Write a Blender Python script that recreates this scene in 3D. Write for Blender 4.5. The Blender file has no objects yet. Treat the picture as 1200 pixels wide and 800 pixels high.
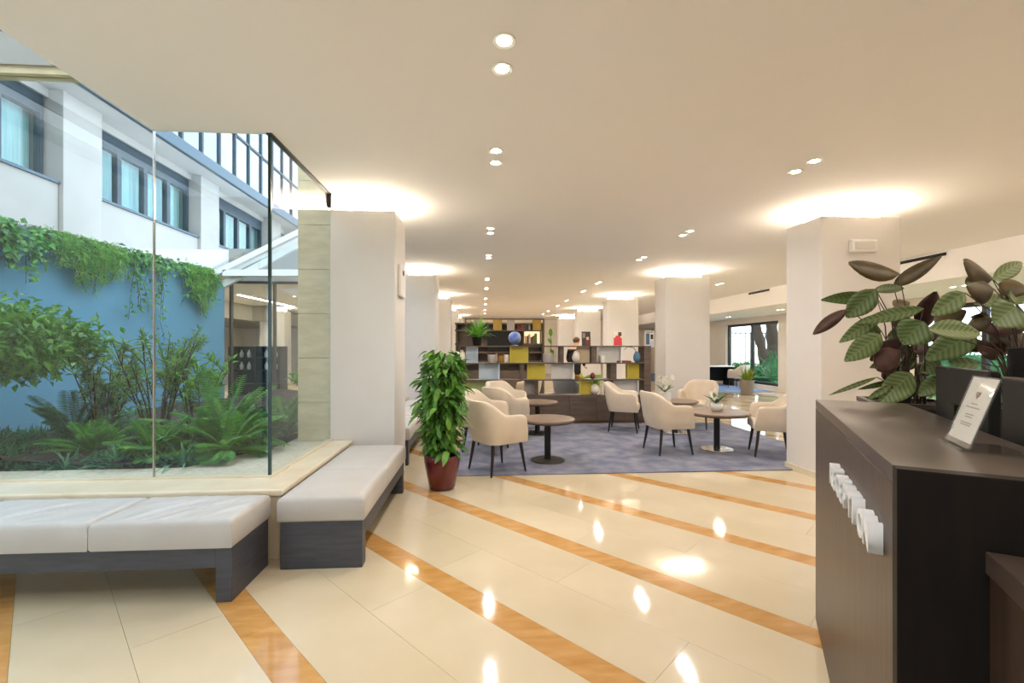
import bpy, bmesh, math, random
import numpy as np
from mathutils import Vector, Matrix, Quaternion
R = math.radians
rnd = random.Random(7)
scene = bpy.context.scene
C = scene.collection

# ------------------------------------------------------------------ camera, sky, exposure
FPX, EYE, HORIZON = 533.33, 1.40, 408.0
YAW = math.atan(35.0 / FPX)
cam_d = bpy.data.cameras.new('camera'); cam = bpy.data.objects.new('camera', cam_d); C.objects.link(cam)
cam.location = (0, 0, EYE); cam.rotation_euler = (R(90), 0, -YAW)
cam_d.sensor_width = 36.0; cam_d.lens = 16.0; cam_d.shift_y = (HORIZON - 400.0) / 1200.0
cam_d.clip_start = 0.02; cam_d.clip_end = 300
scene.camera = cam

world = bpy.data.worlds.new('world'); scene.world = world; world.use_nodes = True
wn = world.node_tree; wn.nodes.clear()
w_out = wn.nodes.new('ShaderNodeOutputWorld'); w_bg = wn.nodes.new('ShaderNodeBackground')
w_tc = wn.nodes.new('ShaderNodeTexCoord'); w_no = wn.nodes.new('ShaderNodeTexNoise'); w_rp = wn.nodes.new('ShaderNodeValToRGB')
w_no.inputs['Scale'].default_value = 2.6; w_no.inputs['Detail'].default_value = 6
w_rp.color_ramp.elements[0].position = .40; w_rp.color_ramp.elements[0].color = (.50, .72, 1.0, 1)
w_rp.color_ramp.elements[1].position = .58; w_rp.color_ramp.elements[1].color = (.84, .92, 1.0, 1)
w_bg.inputs['Strength'].default_value = 3.0
wn.links.new(w_tc.outputs['Generated'], w_no.inputs['Vector']); wn.links.new(w_no.outputs['Fac'], w_rp.inputs['Fac'])
wn.links.new(w_rp.outputs['Color'], w_bg.inputs['Color']); wn.links.new(w_bg.outputs[0], w_out.inputs[0])

vs = scene.view_settings
vs.view_transform = 'Standard'; vs.look = 'None'; vs.gamma = 1.0; vs.use_curve_mapping = False; vs.exposure = 0.58
SPOT_W = 30.0          # watts of each recessed ceiling spot
COVE_E = 54.0           # emission of the LED strip around each column head

# ------------------------------------------------------------------ helpers
_c, _s = math.cos(YAW), math.sin(YAW)
def at(px, py, Y):
    """world point seen at photo pixel (px,py) on the plane y=Y"""
    X = (px - 600) / FPX
    t = Y / (_c - _s * X)
    return Vector(((_s + _c * X) * t, Y, EYE - (py - HORIZON) / FPX * t))
def deep(px, py, t):
    """world point at photo pixel at camera depth t"""
    X = (px - 600) / FPX * t
    return Vector((_s * t + _c * X, _c * t - _s * X, EYE - (py - HORIZON) / FPX * t))
def flat(px, py, z=0.0):
    return deep(px, py, (EYE - z) * FPX / (py - HORIZON))

def lin(h):
    h = h.lstrip('#'); v = [int(h[i:i+2], 16) / 255 for i in (0, 2, 4)]
    return tuple((x / 12.92 if x <= .04045 else ((x + .055) / 1.055) ** 2.4) for x in v)

MATS = {}
def mat(name, col, rough=.5, metal=0., col2=None, scale=8., detail=4., bump=0., bscale=None, emit=0., stretch=None, spec=.5, rnd_tone=0., translucent=0., coat=0.):
    if name in MATS: return MATS[name]
    m = bpy.data.materials.new(name); m.use_nodes = True; MATS[name] = m
    nt = m.node_tree; n = nt.nodes; l = nt.links
    b = n['Principled BSDF']; out = n['Material Output']
    c1 = lin(col); b.inputs['Roughness'].default_value = rough; b.inputs['Metallic'].default_value = metal
    b.inputs['Specular IOR Level'].default_value = spec
    if coat: b.inputs['Coat Weight'].default_value = coat; b.inputs['Coat Roughness'].default_value = .05
    geo = n.new('ShaderNodeNewGeometry'); mp = n.new('ShaderNodeMapping'); l.new(geo.outputs['Position'], mp.inputs['Vector'])
    if stretch: mp.inputs['Rotation'].default_value = (0, 0, stretch[3] if len(stretch) > 3 else 0); mp.inputs['Scale'].default_value = stretch[:3]
    nz = n.new('ShaderNodeTexNoise'); nz.inputs['Scale'].default_value = scale; nz.inputs['Detail'].default_value = detail
    l.new(mp.outputs[0], nz.inputs['Vector'])
    c2 = lin(col2) if col2 else tuple(x * .93 for x in c1)
    rp = n.new('ShaderNodeValToRGB'); rp.color_ramp.elements[0].position = .35; rp.color_ramp.elements[1].position = .68
    rp.color_ramp.elements[0].color = (*c2, 1); rp.color_ramp.elements[1].color = (*c1, 1)
    l.new(nz.outputs['Fac'], rp.inputs['Fac']); src = rp.outputs['Color']
    if rnd_tone:
        oi = n.new('ShaderNodeObjectInfo'); mr = n.new('ShaderNodeMapRange')
        mr.inputs['To Min'].default_value = 1 - rnd_tone; mr.inputs['To Max'].default_value = 1 + rnd_tone * .4
        l.new(oi.outputs['Random'], mr.inputs['Value'])
        hs = n.new('ShaderNodeHueSaturation'); l.new(mr.outputs[0], hs.inputs['Value']); l.new(src, hs.inputs['Color']); src = hs.outputs['Color']
    l.new(src, b.inputs['Base Color'])
    if bump:
        nb = n.new('ShaderNodeTexNoise'); nb.inputs['Scale'].default_value = bscale or scale * 4; nb.inputs['Detail'].default_value = 3
        l.new(mp.outputs[0], nb.inputs['Vector'])
        bp = n.new('ShaderNodeBump'); bp.inputs['Strength'].default_value = bump; bp.inputs['Distance'].default_value = .01
        l.new(nb.outputs['Fac'], bp.inputs['Height']); l.new(bp.outputs[0], b.inputs['Normal'])
    if emit:
        b.inputs['Emission Color'].default_value = (*c1, 1); b.inputs['Emission Strength'].default_value = emit
    if translucent:
        tr = n.new('ShaderNodeBsdfTranslucent'); l.new(src, tr.inputs['Color'])
        mx = n.new('ShaderNodeMixShader'); mx.inputs[0].default_value = translucent
        l.new(b.outputs[0], mx.inputs[1]); l.new(tr.outputs[0], mx.inputs[2]); l.new(mx.outputs[0], out.inputs['Surface'])
    return m

def vein_leaf(name, c1, c2):
    """leaf striped along its side veins, in the leaf's own coordinates (midrib along y)"""
    m = mat(name, c1, .42, col2=c2, rnd_tone=.2); nt = m.node_tree; n = nt.nodes; l = nt.links
    tc = n.new('ShaderNodeTexCoord'); sp_ = n.new('ShaderNodeSeparateXYZ'); l.new(tc.outputs['Object'], sp_.inputs[0])
    def mth(op, a, b=None):
        q = n.new('ShaderNodeMath'); q.operation = op
        for i_, v_ in enumerate((a, b)):
            if v_ is None: continue
            if isinstance(v_, (int, float)): q.inputs[i_].default_value = v_
            else: l.new(v_, q.inputs[i_])
        return q.outputs[0]
    ax = mth('ABSOLUTE', sp_.outputs['X'])
    wv = mth('SINE', mth('MULTIPLY', mth('SUBTRACT', sp_.outputs['Y'], mth('MULTIPLY', ax, .9)), 250.0))
    fac = mth('ADD', mth('MULTIPLY', wv, .5), .5)
    rib = mth('LESS_THAN', ax, .0022)
    fac = mth('MAXIMUM', fac, rib)
    rp = [q for q in n if q.type == 'VALTORGB'][0]
    for k in list(rp.inputs['Fac'].links): l.remove(k)
    rp.color_ramp.elements[0].position = .0; rp.color_ramp.elements[1].position = 1.0
    l.new(fac, rp.inputs['Fac'])
    return m

def glass_mat(name, tint=(.962, .985, .978), ior=1.5, rough=0.0):
    m = bpy.data.materials.new(name); m.use_nodes = True; MATS[name] = m
    nt = m.node_tree; n = nt.nodes; l = nt.links; n.remove(n['Principled BSDF'])
    tr = n.new('ShaderNodeBsdfTransparent'); tr.inputs['Color'].default_value = (*tint, 1)
    gl = n.new('ShaderNodeBsdfGlossy'); gl.inputs['Roughness'].default_value = rough
    ge = n.new('ShaderNodeNewGeometry'); dt = n.new('ShaderNodeVectorMath'); dt.operation = 'DOT_PRODUCT'
    l.new(ge.outputs['Incoming'], dt.inputs[0]); l.new(ge.outputs['Normal'], dt.inputs[1])
    def mth(op, a, b=None):
        q = n.new('ShaderNodeMath'); q.operation = op
        for i_, v_ in enumerate((a, b)):
            if v_ is None: continue
            if isinstance(v_, (int, float)): q.inputs[i_].default_value = v_
            else: l.new(v_, q.inputs[i_])
        return q.outputs[0]
    f0 = ((ior-1)/(ior+1))**2                      # Schlick reflectance, same from both sides of the sheet
    k5 = mth('POWER', mth('SUBTRACT', 1.0, mth('ABSOLUTE', dt.outputs['Value'])), 5.0)
    fres = mth('ADD', mth('MULTIPLY', k5, 1-f0), f0)
    mx = n.new('ShaderNodeMixShader'); l.new(fres, mx.inputs[0]); l.new(tr.outputs[0], mx.inputs[1]); l.new(gl.outputs[0], mx.inputs[2])
    l.new(mx.outputs[0], n['Material Output'].inputs['Surface'])
    return m

class MB:
    def __init__(s): s.v = []; s.f = []; s.mi = []
    def add(s, vs_, fs, mi=0):
        o = len(s.v); s.v += [tuple(p) for p in vs_]; s.f += [tuple(i + o for i in f) for f in fs]; s.mi += [mi] * len(fs); return s
    def box(s, x0, x1, y0, y1, z0, z1, mi=0):
        p = [(x0,y0,z0),(x1,y0,z0),(x1,y1,z0),(x0,y1,z0),(x0,y0,z1),(x1,y0,z1),(x1,y1,z1),(x0,y1,z1)]
        return s.add(p, [(3,2,1,0),(4,5,6,7),(0,1,5,4),(1,2,6,5),(2,3,7,6),(3,0,4,7)], mi)
    def prism(s, poly, z0, z1, mi=0):
        n = len(poly)
        a = sum(poly[i][0]*poly[(i+1)%n][1]-poly[(i+1)%n][0]*poly[i][1] for i in range(n))
        if a < 0: poly = poly[::-1]
        vs_ = [(x,y,z0) for x,y in poly] + [(x,y,z1) for x,y in poly]
        return s.add(vs_, [tuple(range(n))[::-1], tuple(range(n,2*n))] + [(i,(i+1)%n,n+(i+1)%n,n+i) for i in range(n)], mi)
    def tube(s, pts, radii, n=8, mi=0, caps=True):
        pts = [Vector(p) for p in pts]
        if not isinstance(radii, (list, tuple)): radii = [radii]*len(pts)
        o = len(s.v); prev = None
        for i, p in enumerate(pts):
            d = (pts[min(i+1,len(pts)-1)] - pts[max(i-1,0)]).normalized()
            if prev is None: u = d.orthogonal().normalized()
            else:
                u = (prev - d * prev.dot(d)); u = u.normalized() if u.length > 1e-6 else d.orthogonal().normalized()
            prev = u; w = d.cross(u)
            for k in range(n):
                a = 2*math.pi*k/n; s.v.append(tuple(p + (u*math.cos(a)+w*math.sin(a))*radii[i]))
        for i in range(len(pts)-1):
            for k in range(n):
                s.f.append((o+i*n+k, o+i*n+(k+1)%n, o+(i+1)*n+(k+1)%n, o+(i+1)*n+k)); s.mi.append(mi)
        if caps:
            s.f.append(tuple(o+k for k in range(n))[::-1]); s.mi.append(mi)
            e = o+(len(pts)-1)*n; s.f.append(tuple(e+k for k in range(n))); s.mi.append(mi)
        return s
    def lathe(s, prof, n=24, c=(0,0), mi=0):
        o = len(s.v)
        for r, z in prof:
            for k in range(n):
                a = 2*math.pi*k/n; s.v.append((c[0]+r*math.cos(a), c[1]+r*math.sin(a), z))
        for i in range(len(prof)-1):
            for k in range(n):
                s.f.append((o+i*n+k, o+i*n+(k+1)%n, o+(i+1)*n+(k+1)%n, o+(i+1)*n+k)); s.mi.append(mi)
        s.f.append(tuple(o+k for k in range(n))[::-1]); s.mi.append(mi)
        e = o+(len(prof)-1)*n; s.f.append(tuple(e+k for k in range(n))); s.mi.append(mi)
        return s
    def mesh(s, name, mats, smooth=False):
        me = bpy.data.meshes.new(name); me.from_pydata(s.v, [], s.f)
        for m in (mats if isinstance(mats,(list,tuple)) else [mats]): me.materials.append(m)
        if any(s.mi): me.polygons.foreach_set('material_index', s.mi)
        if smooth: me.polygons.foreach_set('use_smooth', [True]*len(me.polygons))
        me.update(); return me
    def build(s, name, mats, parent=None, smooth=False, bevel=0., loc=None, seg=2):
        o = bpy.data.objects.new(name, s.mesh(name, mats, smooth)); C.objects.link(o)
        if parent: o.parent = parent
        if loc: o.location = loc
        if bevel:
            b = o.modifiers.new('bevel','BEVEL'); b.width = bevel; b.segments = seg; b.limit_method = 'ANGLE'; b.angle_limit = R(35)
        return o

def auto_smooth(o, ang=40):
    for p in o.data.polygons: p.use_smooth = True
    m = o.data; m.update()
    try: m.set_sharp_from_angle(angle=R(ang))
    except Exception: pass
    return o
def tag(o, label=None, cat=None, group=None, kind=None):
    if label: o['label'] = label
    if cat: o['category'] = cat
    if group: o['group'] = group
    if kind: o['kind'] = kind
    return o
def thing(name, label, cat, loc=(0,0,0), rz=0., group=None):
    o = bpy.data.objects.new(name, None); C.objects.link(o); o.location = loc; o.rotation_euler = (0,0,rz); o.empty_display_size = .1
    return tag(o, label, cat, group)
def struct(o): o['kind'] = 'structure'; return o
def copy_tree(o, parent=None):
    kids = list(o.children); c = o.copy(); C.objects.link(c); c.parent = parent
    for k in kids: copy_tree(k, c)
    return c
ORD = ['first','second','third','fourth','fifth','sixth','seventh','eighth','ninth','tenth','eleventh','twelfth']

# ------------------------------------------------------------------ materials
M = {}
M['ceiling'] = mat('ceiling_paint', '#fdf9f8', .9, scale=2, col2='#fcf8f6')
M['wall'] = mat('cream_wall_paint', '#efe6da', .85, scale=2, col2='#ebe1d4')
M['column'] = mat('column_paint', '#e4dfdb', .6, scale=2, col2='#e0dbd6')
M['marble'] = mat('cream_marble', '#dccdb0', .07, col2='#d2c2a2', scale=1.6, detail=8, rnd_tone=.07, spec=.55)
M['stripe'] = mat('amber_marble', '#d4a466', .08, col2='#c08c4c', scale=5, detail=10, rnd_tone=.08, spec=.55, stretch=(1,3.2,1,R(-42)))
M['grout'] = mat('floor_bed', '#d5c8ac', .5)
M['carpet'] = mat('blue_grey_carpet', '#94949f', .95, col2='#6c7086', scale=4.5, detail=9, bump=.6, bscale=220)
M['bluecarpet'] = mat('room_carpet', '#8296b4', .95, col2='#6c82a6', scale=3, detail=8, bump=.5, bscale=200)
M['stone'] = mat('cream_stone_sill', '#e9dcc3', .25, col2='#dfcfb2', scale=4, detail=6)
M['sand'] = mat('pale_gravel_ledge', '#cfc6b2', .9, col2='#b8ae98', scale=30, detail=4, bump=.3)
M['cushion'] = mat('white_leatherette', '#c6c2bd', .42, col2='#bfbab4', scale=3, bump=.22, bscale=9)
M['bench'] = mat('charcoal_wood', '#4a4b52', .45, col2='#3f4046', scale=6, stretch=(1,1,8))
M['counter'] = mat('dark_oak_veneer', '#4a382e', .42, col2='#3a2b23', scale=5, detail=8, stretch=(6,6,.6), bump=.08, bscale=40)
M['countertop'] = mat('dark_laminate_top', '#52453d', .32, col2='#4a3e37', scale=9)
M['countershade'] = mat('shaded_veneer', '#1c1512', .6, spec=.2, col2='#140f0d', scale=5, detail=8, stretch=(6,6,.6))  # darker copy of the counter veneer, shade of the near end painted in
M['black'] = mat('black_plastic', '#12110f', .6, spec=.3)
M['blackmetal'] = mat('black_steel', '#191716', .4, metal=.3)
M['steel'] = mat('brushed_steel', '#b9b4ae', .25, metal=.9)
M['white'] = mat('white_plastic', '#f0eeea', .4)
M['letter'] = mat('white_letter_acrylic', '#eef0f2', .35)
M['leather'] = mat('beige_leather', '#dccdb8', .48, col2='#d4c4ae', scale=5, bump=.1, bscale=60)
M['leg'] = mat('dark_walnut_legs', '#22191a', .4)
M['tabletop'] = mat('taupe_table_top', '#8d7867', .35, col2='#7d6a5a', scale=6, detail=7)
M['tableedge'] = mat('table_edge', '#5d4c41', .45)
M['shelf'] = mat('shelf_dark_oak', '#66564b', .5, col2='#55473d', scale=4, detail=7, stretch=(1,1,5))
M['pblue'] = mat('panel_pale_blue', '#cfdeec', .5); M['pyellow'] = mat('panel_mustard', '#d9c84e', .5)
M['pwhite'] = mat('panel_white', '#e8e6e3', .5); M['pgreen'] = mat('panel_sage', '#b7c688', .5); M['pbeige'] = mat('panel_beige', '#dcc9a8', .5)
M['polive'] = mat('panel_olive_gold', '#9a7c2c', .5); M['pgrey'] = mat('panel_grey', '#a89e98', .5)
M['bluewall'] = mat('blue_render', '#588fa8', .8, col2='#5289a2', scale=1.2)
M['facade'] = mat('white_render', '#a6a29a', .85, col2='#9f9b93', scale=1.5)
M['facadedark'] = mat('dark_blue_frames', '#2c3d47', .4, col2='#263640')
M['gutter'] = mat('zinc_gutter', '#4c5c66', .35, metal=.5)
M['curtain'] = mat('pale_curtain', '#d6e2dc', .8, col2='#b0c4be', scale=5, stretch=(6,6,.2))
M['travertine'] = mat('travertine', '#d8cba8', .6, col2='#c2b48f', scale=6, detail=7, stretch=(1,1,3))
M['soil'] = mat('dark_soil', '#3a2f27', .95, col2='#251d18', scale=12, bump=.8, bscale=30)
M['bark'] = mat('bark', '#4c3c30', .9, col2='#2f251e', scale=20, bump=.5)
M['led'] = mat('warm_led', '#fff0d8', .5, emit=COVE_E, col2='#fff0d8')
M['lamp'] = mat('lamp_lens', '#fff1d2', .4, emit=26., col2='#fff1d2')
M['redpot'] = mat('oxblood_glaze', '#6e2126', .22, col2='#5c181d', scale=5, coat=.3)
M['greypot'] = mat('taupe_planter', '#8e8378', .6)
M['planter'] = mat('dark_planter', '#3b322c', .5)
M['frame'] = mat('window_frame_dark', '#2a2826', .45)
M['glass'] = glass_mat('clear_glass')
M['glassedge'] = mat('glass_green_edge', '#1d3a34', .2)
M['glassdark'] = glass_mat('tinted_glass', (.80, .90, .90), 1.6)
M['glassmirror'] = glass_mat('reflective_glass', (.45, .6, .68), 4.6)
M['acrylic'] = glass_mat('acrylic', (.96, .97, .97), 1.45)
M['paper'] = mat('paper', '#efebe6', .7, col2='#ece8e2')
M['ink'] = mat('grey_print', '#9a9291', .7); M['crest'] = mat('crest_print', '#7d5f60', .7)
G = dict(
 tree=mat('leaf_tree', '#6ca030', .5, col2='#3c701c', scale=9, translucent=.25, rnd_tone=0),
 shrub=mat('leaf_shrub', '#80a850', .5, col2='#507838', scale=9, translucent=.25),
 shrub2=mat('leaf_shrub_bright', '#80b848', .5, col2='#4c8830', scale=9, translucent=.25),
 fern=mat('leaf_fern', '#70b040', .5, col2='#3a7c30', scale=7, translucent=.25),
 cover=mat('leaf_cover', '#4c9058', .6, col2='#306040', scale=8, translucent=.2),
 ivy=mat('leaf_ivy', '#68a84c', .5, col2='#386c38', scale=10, translucent=.2),
 moss=mat('leaf_hanging', '#88b858', .6, col2='#549038', scale=8, translucent=.25),
 blade=mat('leaf_blade', '#7ca884', .5, col2='#489060', scale=6, translucent=.2),
 pothos=mat('leaf_pothos', '#609830', .32, col2='#386820', scale=14, translucent=.15),
 pothosl=mat('leaf_pothos_light', '#90bc50', .32, col2='#609830', scale=14, translucent=.2),
 spider=mat('leaf_spider', '#84c048', .45, col2='#4c902c', scale=10, translucent=.25),
 calt=vein_leaf('leaf_calathea_top', '#84945c', '#5e7340'),
 cald=vein_leaf('leaf_calathea_dark', '#5e7032', '#445a26'),
 calu=mat('leaf_calathea_under', '#5c362c', .45, col2='#40241f', scale=20, rnd_tone=.35),
 calo=mat('leaf_calathea_olive_under', '#6a5a2a', .45, col2='#4c3c22', scale=14, rnd_tone=.3),
 palm=mat('leaf_palm', '#4f9a5c', .5, col2='#2b6b3f', scale=4, translucent=.2),
 orchid=mat('leaf_orchid', '#4b6f2e', .35, col2='#39581f', scale=10))
M['petal'] = mat('white_petal', '#f7f3e6', .5, translucent=.2)

# ------------------------------------------------------------------ floor: diagonal marble bands, slab by slab
TH = R(47.5)
du = (math.cos(TH), -math.sin(TH)); dn = (math.sin(TH), math.cos(TH))
CEIL = 2.95
def clip(poly, x0, x1, y0, y1):
    for ax, lim, sg in ((0,x0,1),(0,x1,-1),(1,y0,1),(1,y1,-1)):
        out = []
        for i in range(len(poly)):
            a, b = poly[i], poly[(i+1)%len(poly)]
            da, db = sg*(a[ax]-lim), sg*(b[ax]-lim)
            if da >= 0: out.append(a)
            if (da >= 0) != (db >= 0):
                t = da/(da-db); out.append((a[0]+(b[0]-a[0])*t, a[1]+(b[1]-a[1])*t))
        poly = out
        if len(poly) < 3: return None
    return poly
floor = struct(MB().box(-12, 9.6, -3, 25, -.12, -.02).build('floor', M['grout']))
PITCH, SW, GAP = .925, .158, .0007
FB = (-5, 9.49, -3, 25)
def slab(u0, u1, n0, n1):
    p = [(du[0]*u+dn[0]*n, du[1]*u+dn[1]*n) for u, n in ((u0,n0),(u1,n0),(u1,n1),(u0,n1))]
    return clip(p, *FB)
slabs = []
for k in range(-16, 34):
    top = 2.69 + k*PITCH; bot = top - SW
    off = (k % 3) * .53
    def row(n0, n1, L, o, name, m):
        u = -24 + o
        while u < 24:
            p = slab(u+GAP, u+L-GAP, n0+GAP, n1-GAP); u += L
            if not p: continue
            cx = sum(q[0] for q in p)/len(p); cy = sum(q[1] for q in p)/len(p)
            if cx < -2.0 and cy > 3.9: continue
            slabs.append((name, m, p, cx, cy))
    row(bot, top, 1.5, off, 'amber_stripe_slab', 'stripe')
    mid = top + (PITCH-SW)/2
    row(top, mid, 1.45, off+.3, 'cream_marble_slab', 'marble')
    row(mid, top+PITCH-SW, 1.45, off+.95, 'cream_marble_slab', 'marble')
for nm in ('amber_stripe_slab', 'cream_marble_slab'):
    S = [q for q in slabs if q[0] == nm]
    def vis(q):
        t = _s*q[3]+_c*q[4]; X = _c*q[3]-_s*q[4]
        return t + (0 if t > .8 and abs(X) < 1.2*t+.5 else 40)
    S.sort(key=vis)
    for q in S[:290]: MB().prism(q[2], -.02, 0).build(nm, M[q[1]], floor)
    rest = MB()
    for q in S[290:]: rest.prism(q[2], -.02, 0)
    tag(rest.build(nm.replace('slab', 'paving'), M[S[0][1]], floor), kind='stuff')

# lounge carpet
tag(MB().box(-.30, 4.48, 5.0, 8.28, .001, .012).build('carpet', M['carpet']), 'mottled blue grey carpet under the round lounge tables', 'carpet')
tag(MB().box(7.3, 9.42, 14.0, 24.6, .001, .012).build('carpet', M['bluecarpet']), 'pale blue carpet of the far room with the garden window', 'carpet')

# ------------------------------------------------------------------ ceiling and walls
c = MB()
c.box(-2.34, 7.35, -3, 3.41, CEIL, 3.35); c.box(-5, -2.34, -3, -1.0, CEIL, 3.35)
c.box(-1.55, 7.35, 3.41, 25, CEIL, 3.35); c.box(-12, -1.55, 9.35, 25, CEIL, 3.35)
c.box(7.35, 9.75, -3, 25, 2.50, 3.35)
struct(c.build('ceiling', M['ceiling']))
struct(MB().box(-12.2, 9.75, 25, 25.2, -.1, 3.35).build('wall_end', M['wall']))
struct(MB().box(-12.2, -12, 9.35, 25, -.1, 3.35).build('wall_far_left', M['wall']))
struct(MB().box(-5.2, -5, -3, 3.4, -.1, 4.0).build('wall_left', M['wall']))
# wall behind the camera with a glazed entrance
w = MB(); w.box(-5.2, -4.6, -3.2, -3, -.1, 3.35); w.box(-2.2, 9.75, -3.2, -3, -.1, 3.35); w.box(-4.6, -2.2, -3.2, -3, 2.7, 3.35)
struct(w.build('wall_back', M['wall']))
def glazing(name, x0, x1, y0, y1, z0, z1, n, fw=.05, axis='x', fm='frame', gm='glass'):
    """framed window in a wall plane; axis is the direction the panes run along"""
    rt = struct(thing(name, None, None))
    def seg(a0, a1, b0, b1, nm, m, d):
        if axis == 'x': MB().box(a0, a1, (y0+y1)/2-d, (y0+y1)/2+d, b0, b1).build(nm, M[m], rt)
        else: MB().box((x0+x1)/2-d, (x0+x1)/2+d, a0, a1, b0, b1).build(nm, M[m], rt)
    A0, A1 = (x0, x1) if axis == 'x' else (y0, y1)
    seg(A0, A1, z1-fw, z1, 'head_frame', fm, .04); seg(A0, A1, z0, z0+fw, 'bottom_frame', fm, .04)
    st = (A1-A0)/n
    for i in range(n+1):
        q = min(max(A0+i*st, A0+fw/2), A1-fw/2)
        seg(q-fw/2, q+fw/2, z0+fw, z1-fw, 'mullion', fm, .04)
    for i in range(n): seg(A0+i*st+fw/2, A0+(i+1)*st-fw/2, z0+fw, z1-fw, 'pane', gm, .006)
    return rt
glazing('window_1', -4.6, -2.2, -3.2, -3, 0, 2.7, 2)
# right wall with three tall windows
w = MB()
WIN = ((4.2, 9.4), (9.9, 13.45), (14.05, 17.2))
ys = [-3] + [q for a in WIN for q in a] + [25]
for i in range(0, len(ys), 2): w.box(9.5, 9.75, ys[i], ys[i+1], -.1, 2.5)
for a, b in WIN: w.box(9.5, 9.75, a, b, 2.3, 2.5); w.box(9.5, 9.75, a, b, -.1, .16)
struct(w.build('wall_right', M['wall']))
for i, (a, b) in enumerate(WIN): glazing('window_%d' % (i+2), 9.5, 9.75, a, b, .16, 2.3, (4, 3, 2)[i], .09, 'y')
# slot vents on the bulkhead face
for j, (y0, y1, wd) in enumerate(((6.75, 7.6, 'nearer'), (11.2, 12.1, 'farther'))):
    t = thing('slot_vent', 'black slot vent on the ceiling bulkhead, %s of the two' % wd, 'vent', (7.345, y0, 2.9), group='slot vents on the bulkhead')
    MB().box(-.012, .0, 0, y1-y0, -.025, .025).build('vent_frame', M['black'], t)
    MB().box(-.018, -.012, .01, y1-y0-.01, -.004, .004).build('vane', M['blackmetal'], t)

# ------------------------------------------------------------------ columns with lit heads
def column(x0, x1, y0, y1, label, base=True):
    t = thing('column', label, 'column', ((x0+x1)/2, (y0+y1)/2, 0), group='square white columns with lit heads')
    hx, hy = (x1-x0)/2, (y1-y0)/2
    MB().box(-hx, hx, -hy, hy, 0, 2.80).build('shaft', M['column'], t, bevel=.006)
    MB().box(-hx+.13, hx-.13, -hy+.13, hy-.13, 2.80, CEIL).build('neck', M['column'], t)
    s = MB(); a, b, z0, z1 = .118, .129, 2.825, 2.925      # diffuser band wrapped around the recessed neck
    s.box(-hx+a, hx-a, -hy+a, -hy+b, z0, z1); s.box(-hx+a, hx-a, hy-b, hy-a, z0, z1)
    s.box(-hx+a, -hx+b, -hy+b, hy-b, z0, z1); s.box(hx-b, hx-a, -hy+b, hy-b, z0, z1)
    s.build('light_strip', M['led'], t)
    if base: MB().box(-hx-.012, hx+.012, -hy-.012, hy+.012, .0, .07).build('base_trim', M['stone'], t)
    return t
for i, y in enumerate((4.70, 8.78, 12.86, 16.94, 21.0)):
    column(-1.53, -.885, y, y+.62, ['white column beside the courtyard glass with a small plate', 'white column behind the red potted plant, second of the left row',
        'third column of the left row, bluish in daylight', 'fourth column of the left row, near the dark bookcase', 'farthest column of the left row'][i], base=(i > 0))
for i, y in enumerate((4.58, 8.66, 12.74, 16.9, 21.0)):
    column(3.57, 4.46, y, y+.55, ['broad cream column behind the counter with a white box on it', 'cream column behind the white orchids, second of the right row',
        'third cream column of the right row, behind the shelf', 'fourth cream column of the right row', 'farthest cream column of the right row'][i])
column(3.57, 4.46, .50, 1.05, 'unseen cream column added right of the reception desk for ceiling light')  # out of view, added so its lit head brightens the ceiling
column(-8.3, -7.4, 17.6, 18.2, 'cream column seen through the courtyard glass')
# emergency light on the near right column, plate on the near left column
t = thing('emergency_light', 'white emergency light box high on the broad cream column', 'light', (4.015, 4.58, 2.48))
MB().box(-.145, .145, -.05, -.001, -.065, .065).build('housing', M['white'], t, bevel=.012)
MB().box(-.11, .11, -.056, -.05, -.04, .04).build('diffuser', M['column'], t, bevel=.004)
t = thing('wall_plate', 'white control plate high on the column beside the courtyard glass', 'plate', (-.885, 4.98, 2.12))
MB().box(.001, .035, -.14, .16, -.17, .17).build('plate', M['white'], t, bevel=.01)
MB().lathe([(.03, 0), (.03, .006)], 16).build('dial', M['frame'], t, loc=(.036, 0, .09)).rotation_euler = (0, R(90), 0)

# ------------------------------------------------------------------ recessed spots
def spot_proto():
    t = thing('recessed_spot', 'x', 'spotlight', group='recessed ceiling spots')
    prof = [(.040, -.001), (.058, -.001), (.058, -.010), (.040, -.006)]
    o = MB().lathe(prof, 18).build('trim_ring', M['white'], t)
    MB().lathe([(.039, -.004), (.0385, -.006), (.02, -.009), (.001, -.010)], 18).build('lens', M['lamp'], t, smooth=True)
    ld = bpy.data.lights.new('spot_light', 'SPOT'); ld.energy = SPOT_W; ld.spot_size = R(172); ld.spot_blend = 1.0; ld.color = (1.0, .932, .895); ld.shadow_soft_size = .045
    lo = bpy.data.objects.new('spot_light', ld); C.objects.link(lo); lo.parent = t; lo.location = (0, 0, -.02)
    return t
sp = None; used = False
def place_spot(x, y, z, label):
    global sp, used
    if sp is None: sp = spot_proto(); o = sp
    else: o = copy_tree(sp)
    o.location = (x, y, z); o['label'] = label
LEFT = (.2, 2.4, 3.68, 6.0, 7.7, 10.2, 11.8, 14.2, 16.0, 18.4, 20.2)
RIGHT = (.2, 3.7, 5.95, 7.68, 10.6, 12.2, 14.6, 16.4, 18.8, 20.4)
for nm, x, rows in (('left', .11, LEFT), ('right', 2.74, RIGHT)):
    for i, y in enumerate(rows):
        for d, wd in ((-.115, 'nearer'), (.115, 'farther')):
            place_spot(x, y+d, CEIL, '%s lamp of the %s pair from the camera in the %s row of ceiling spots' % (wd, ORD[i], nm))
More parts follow.
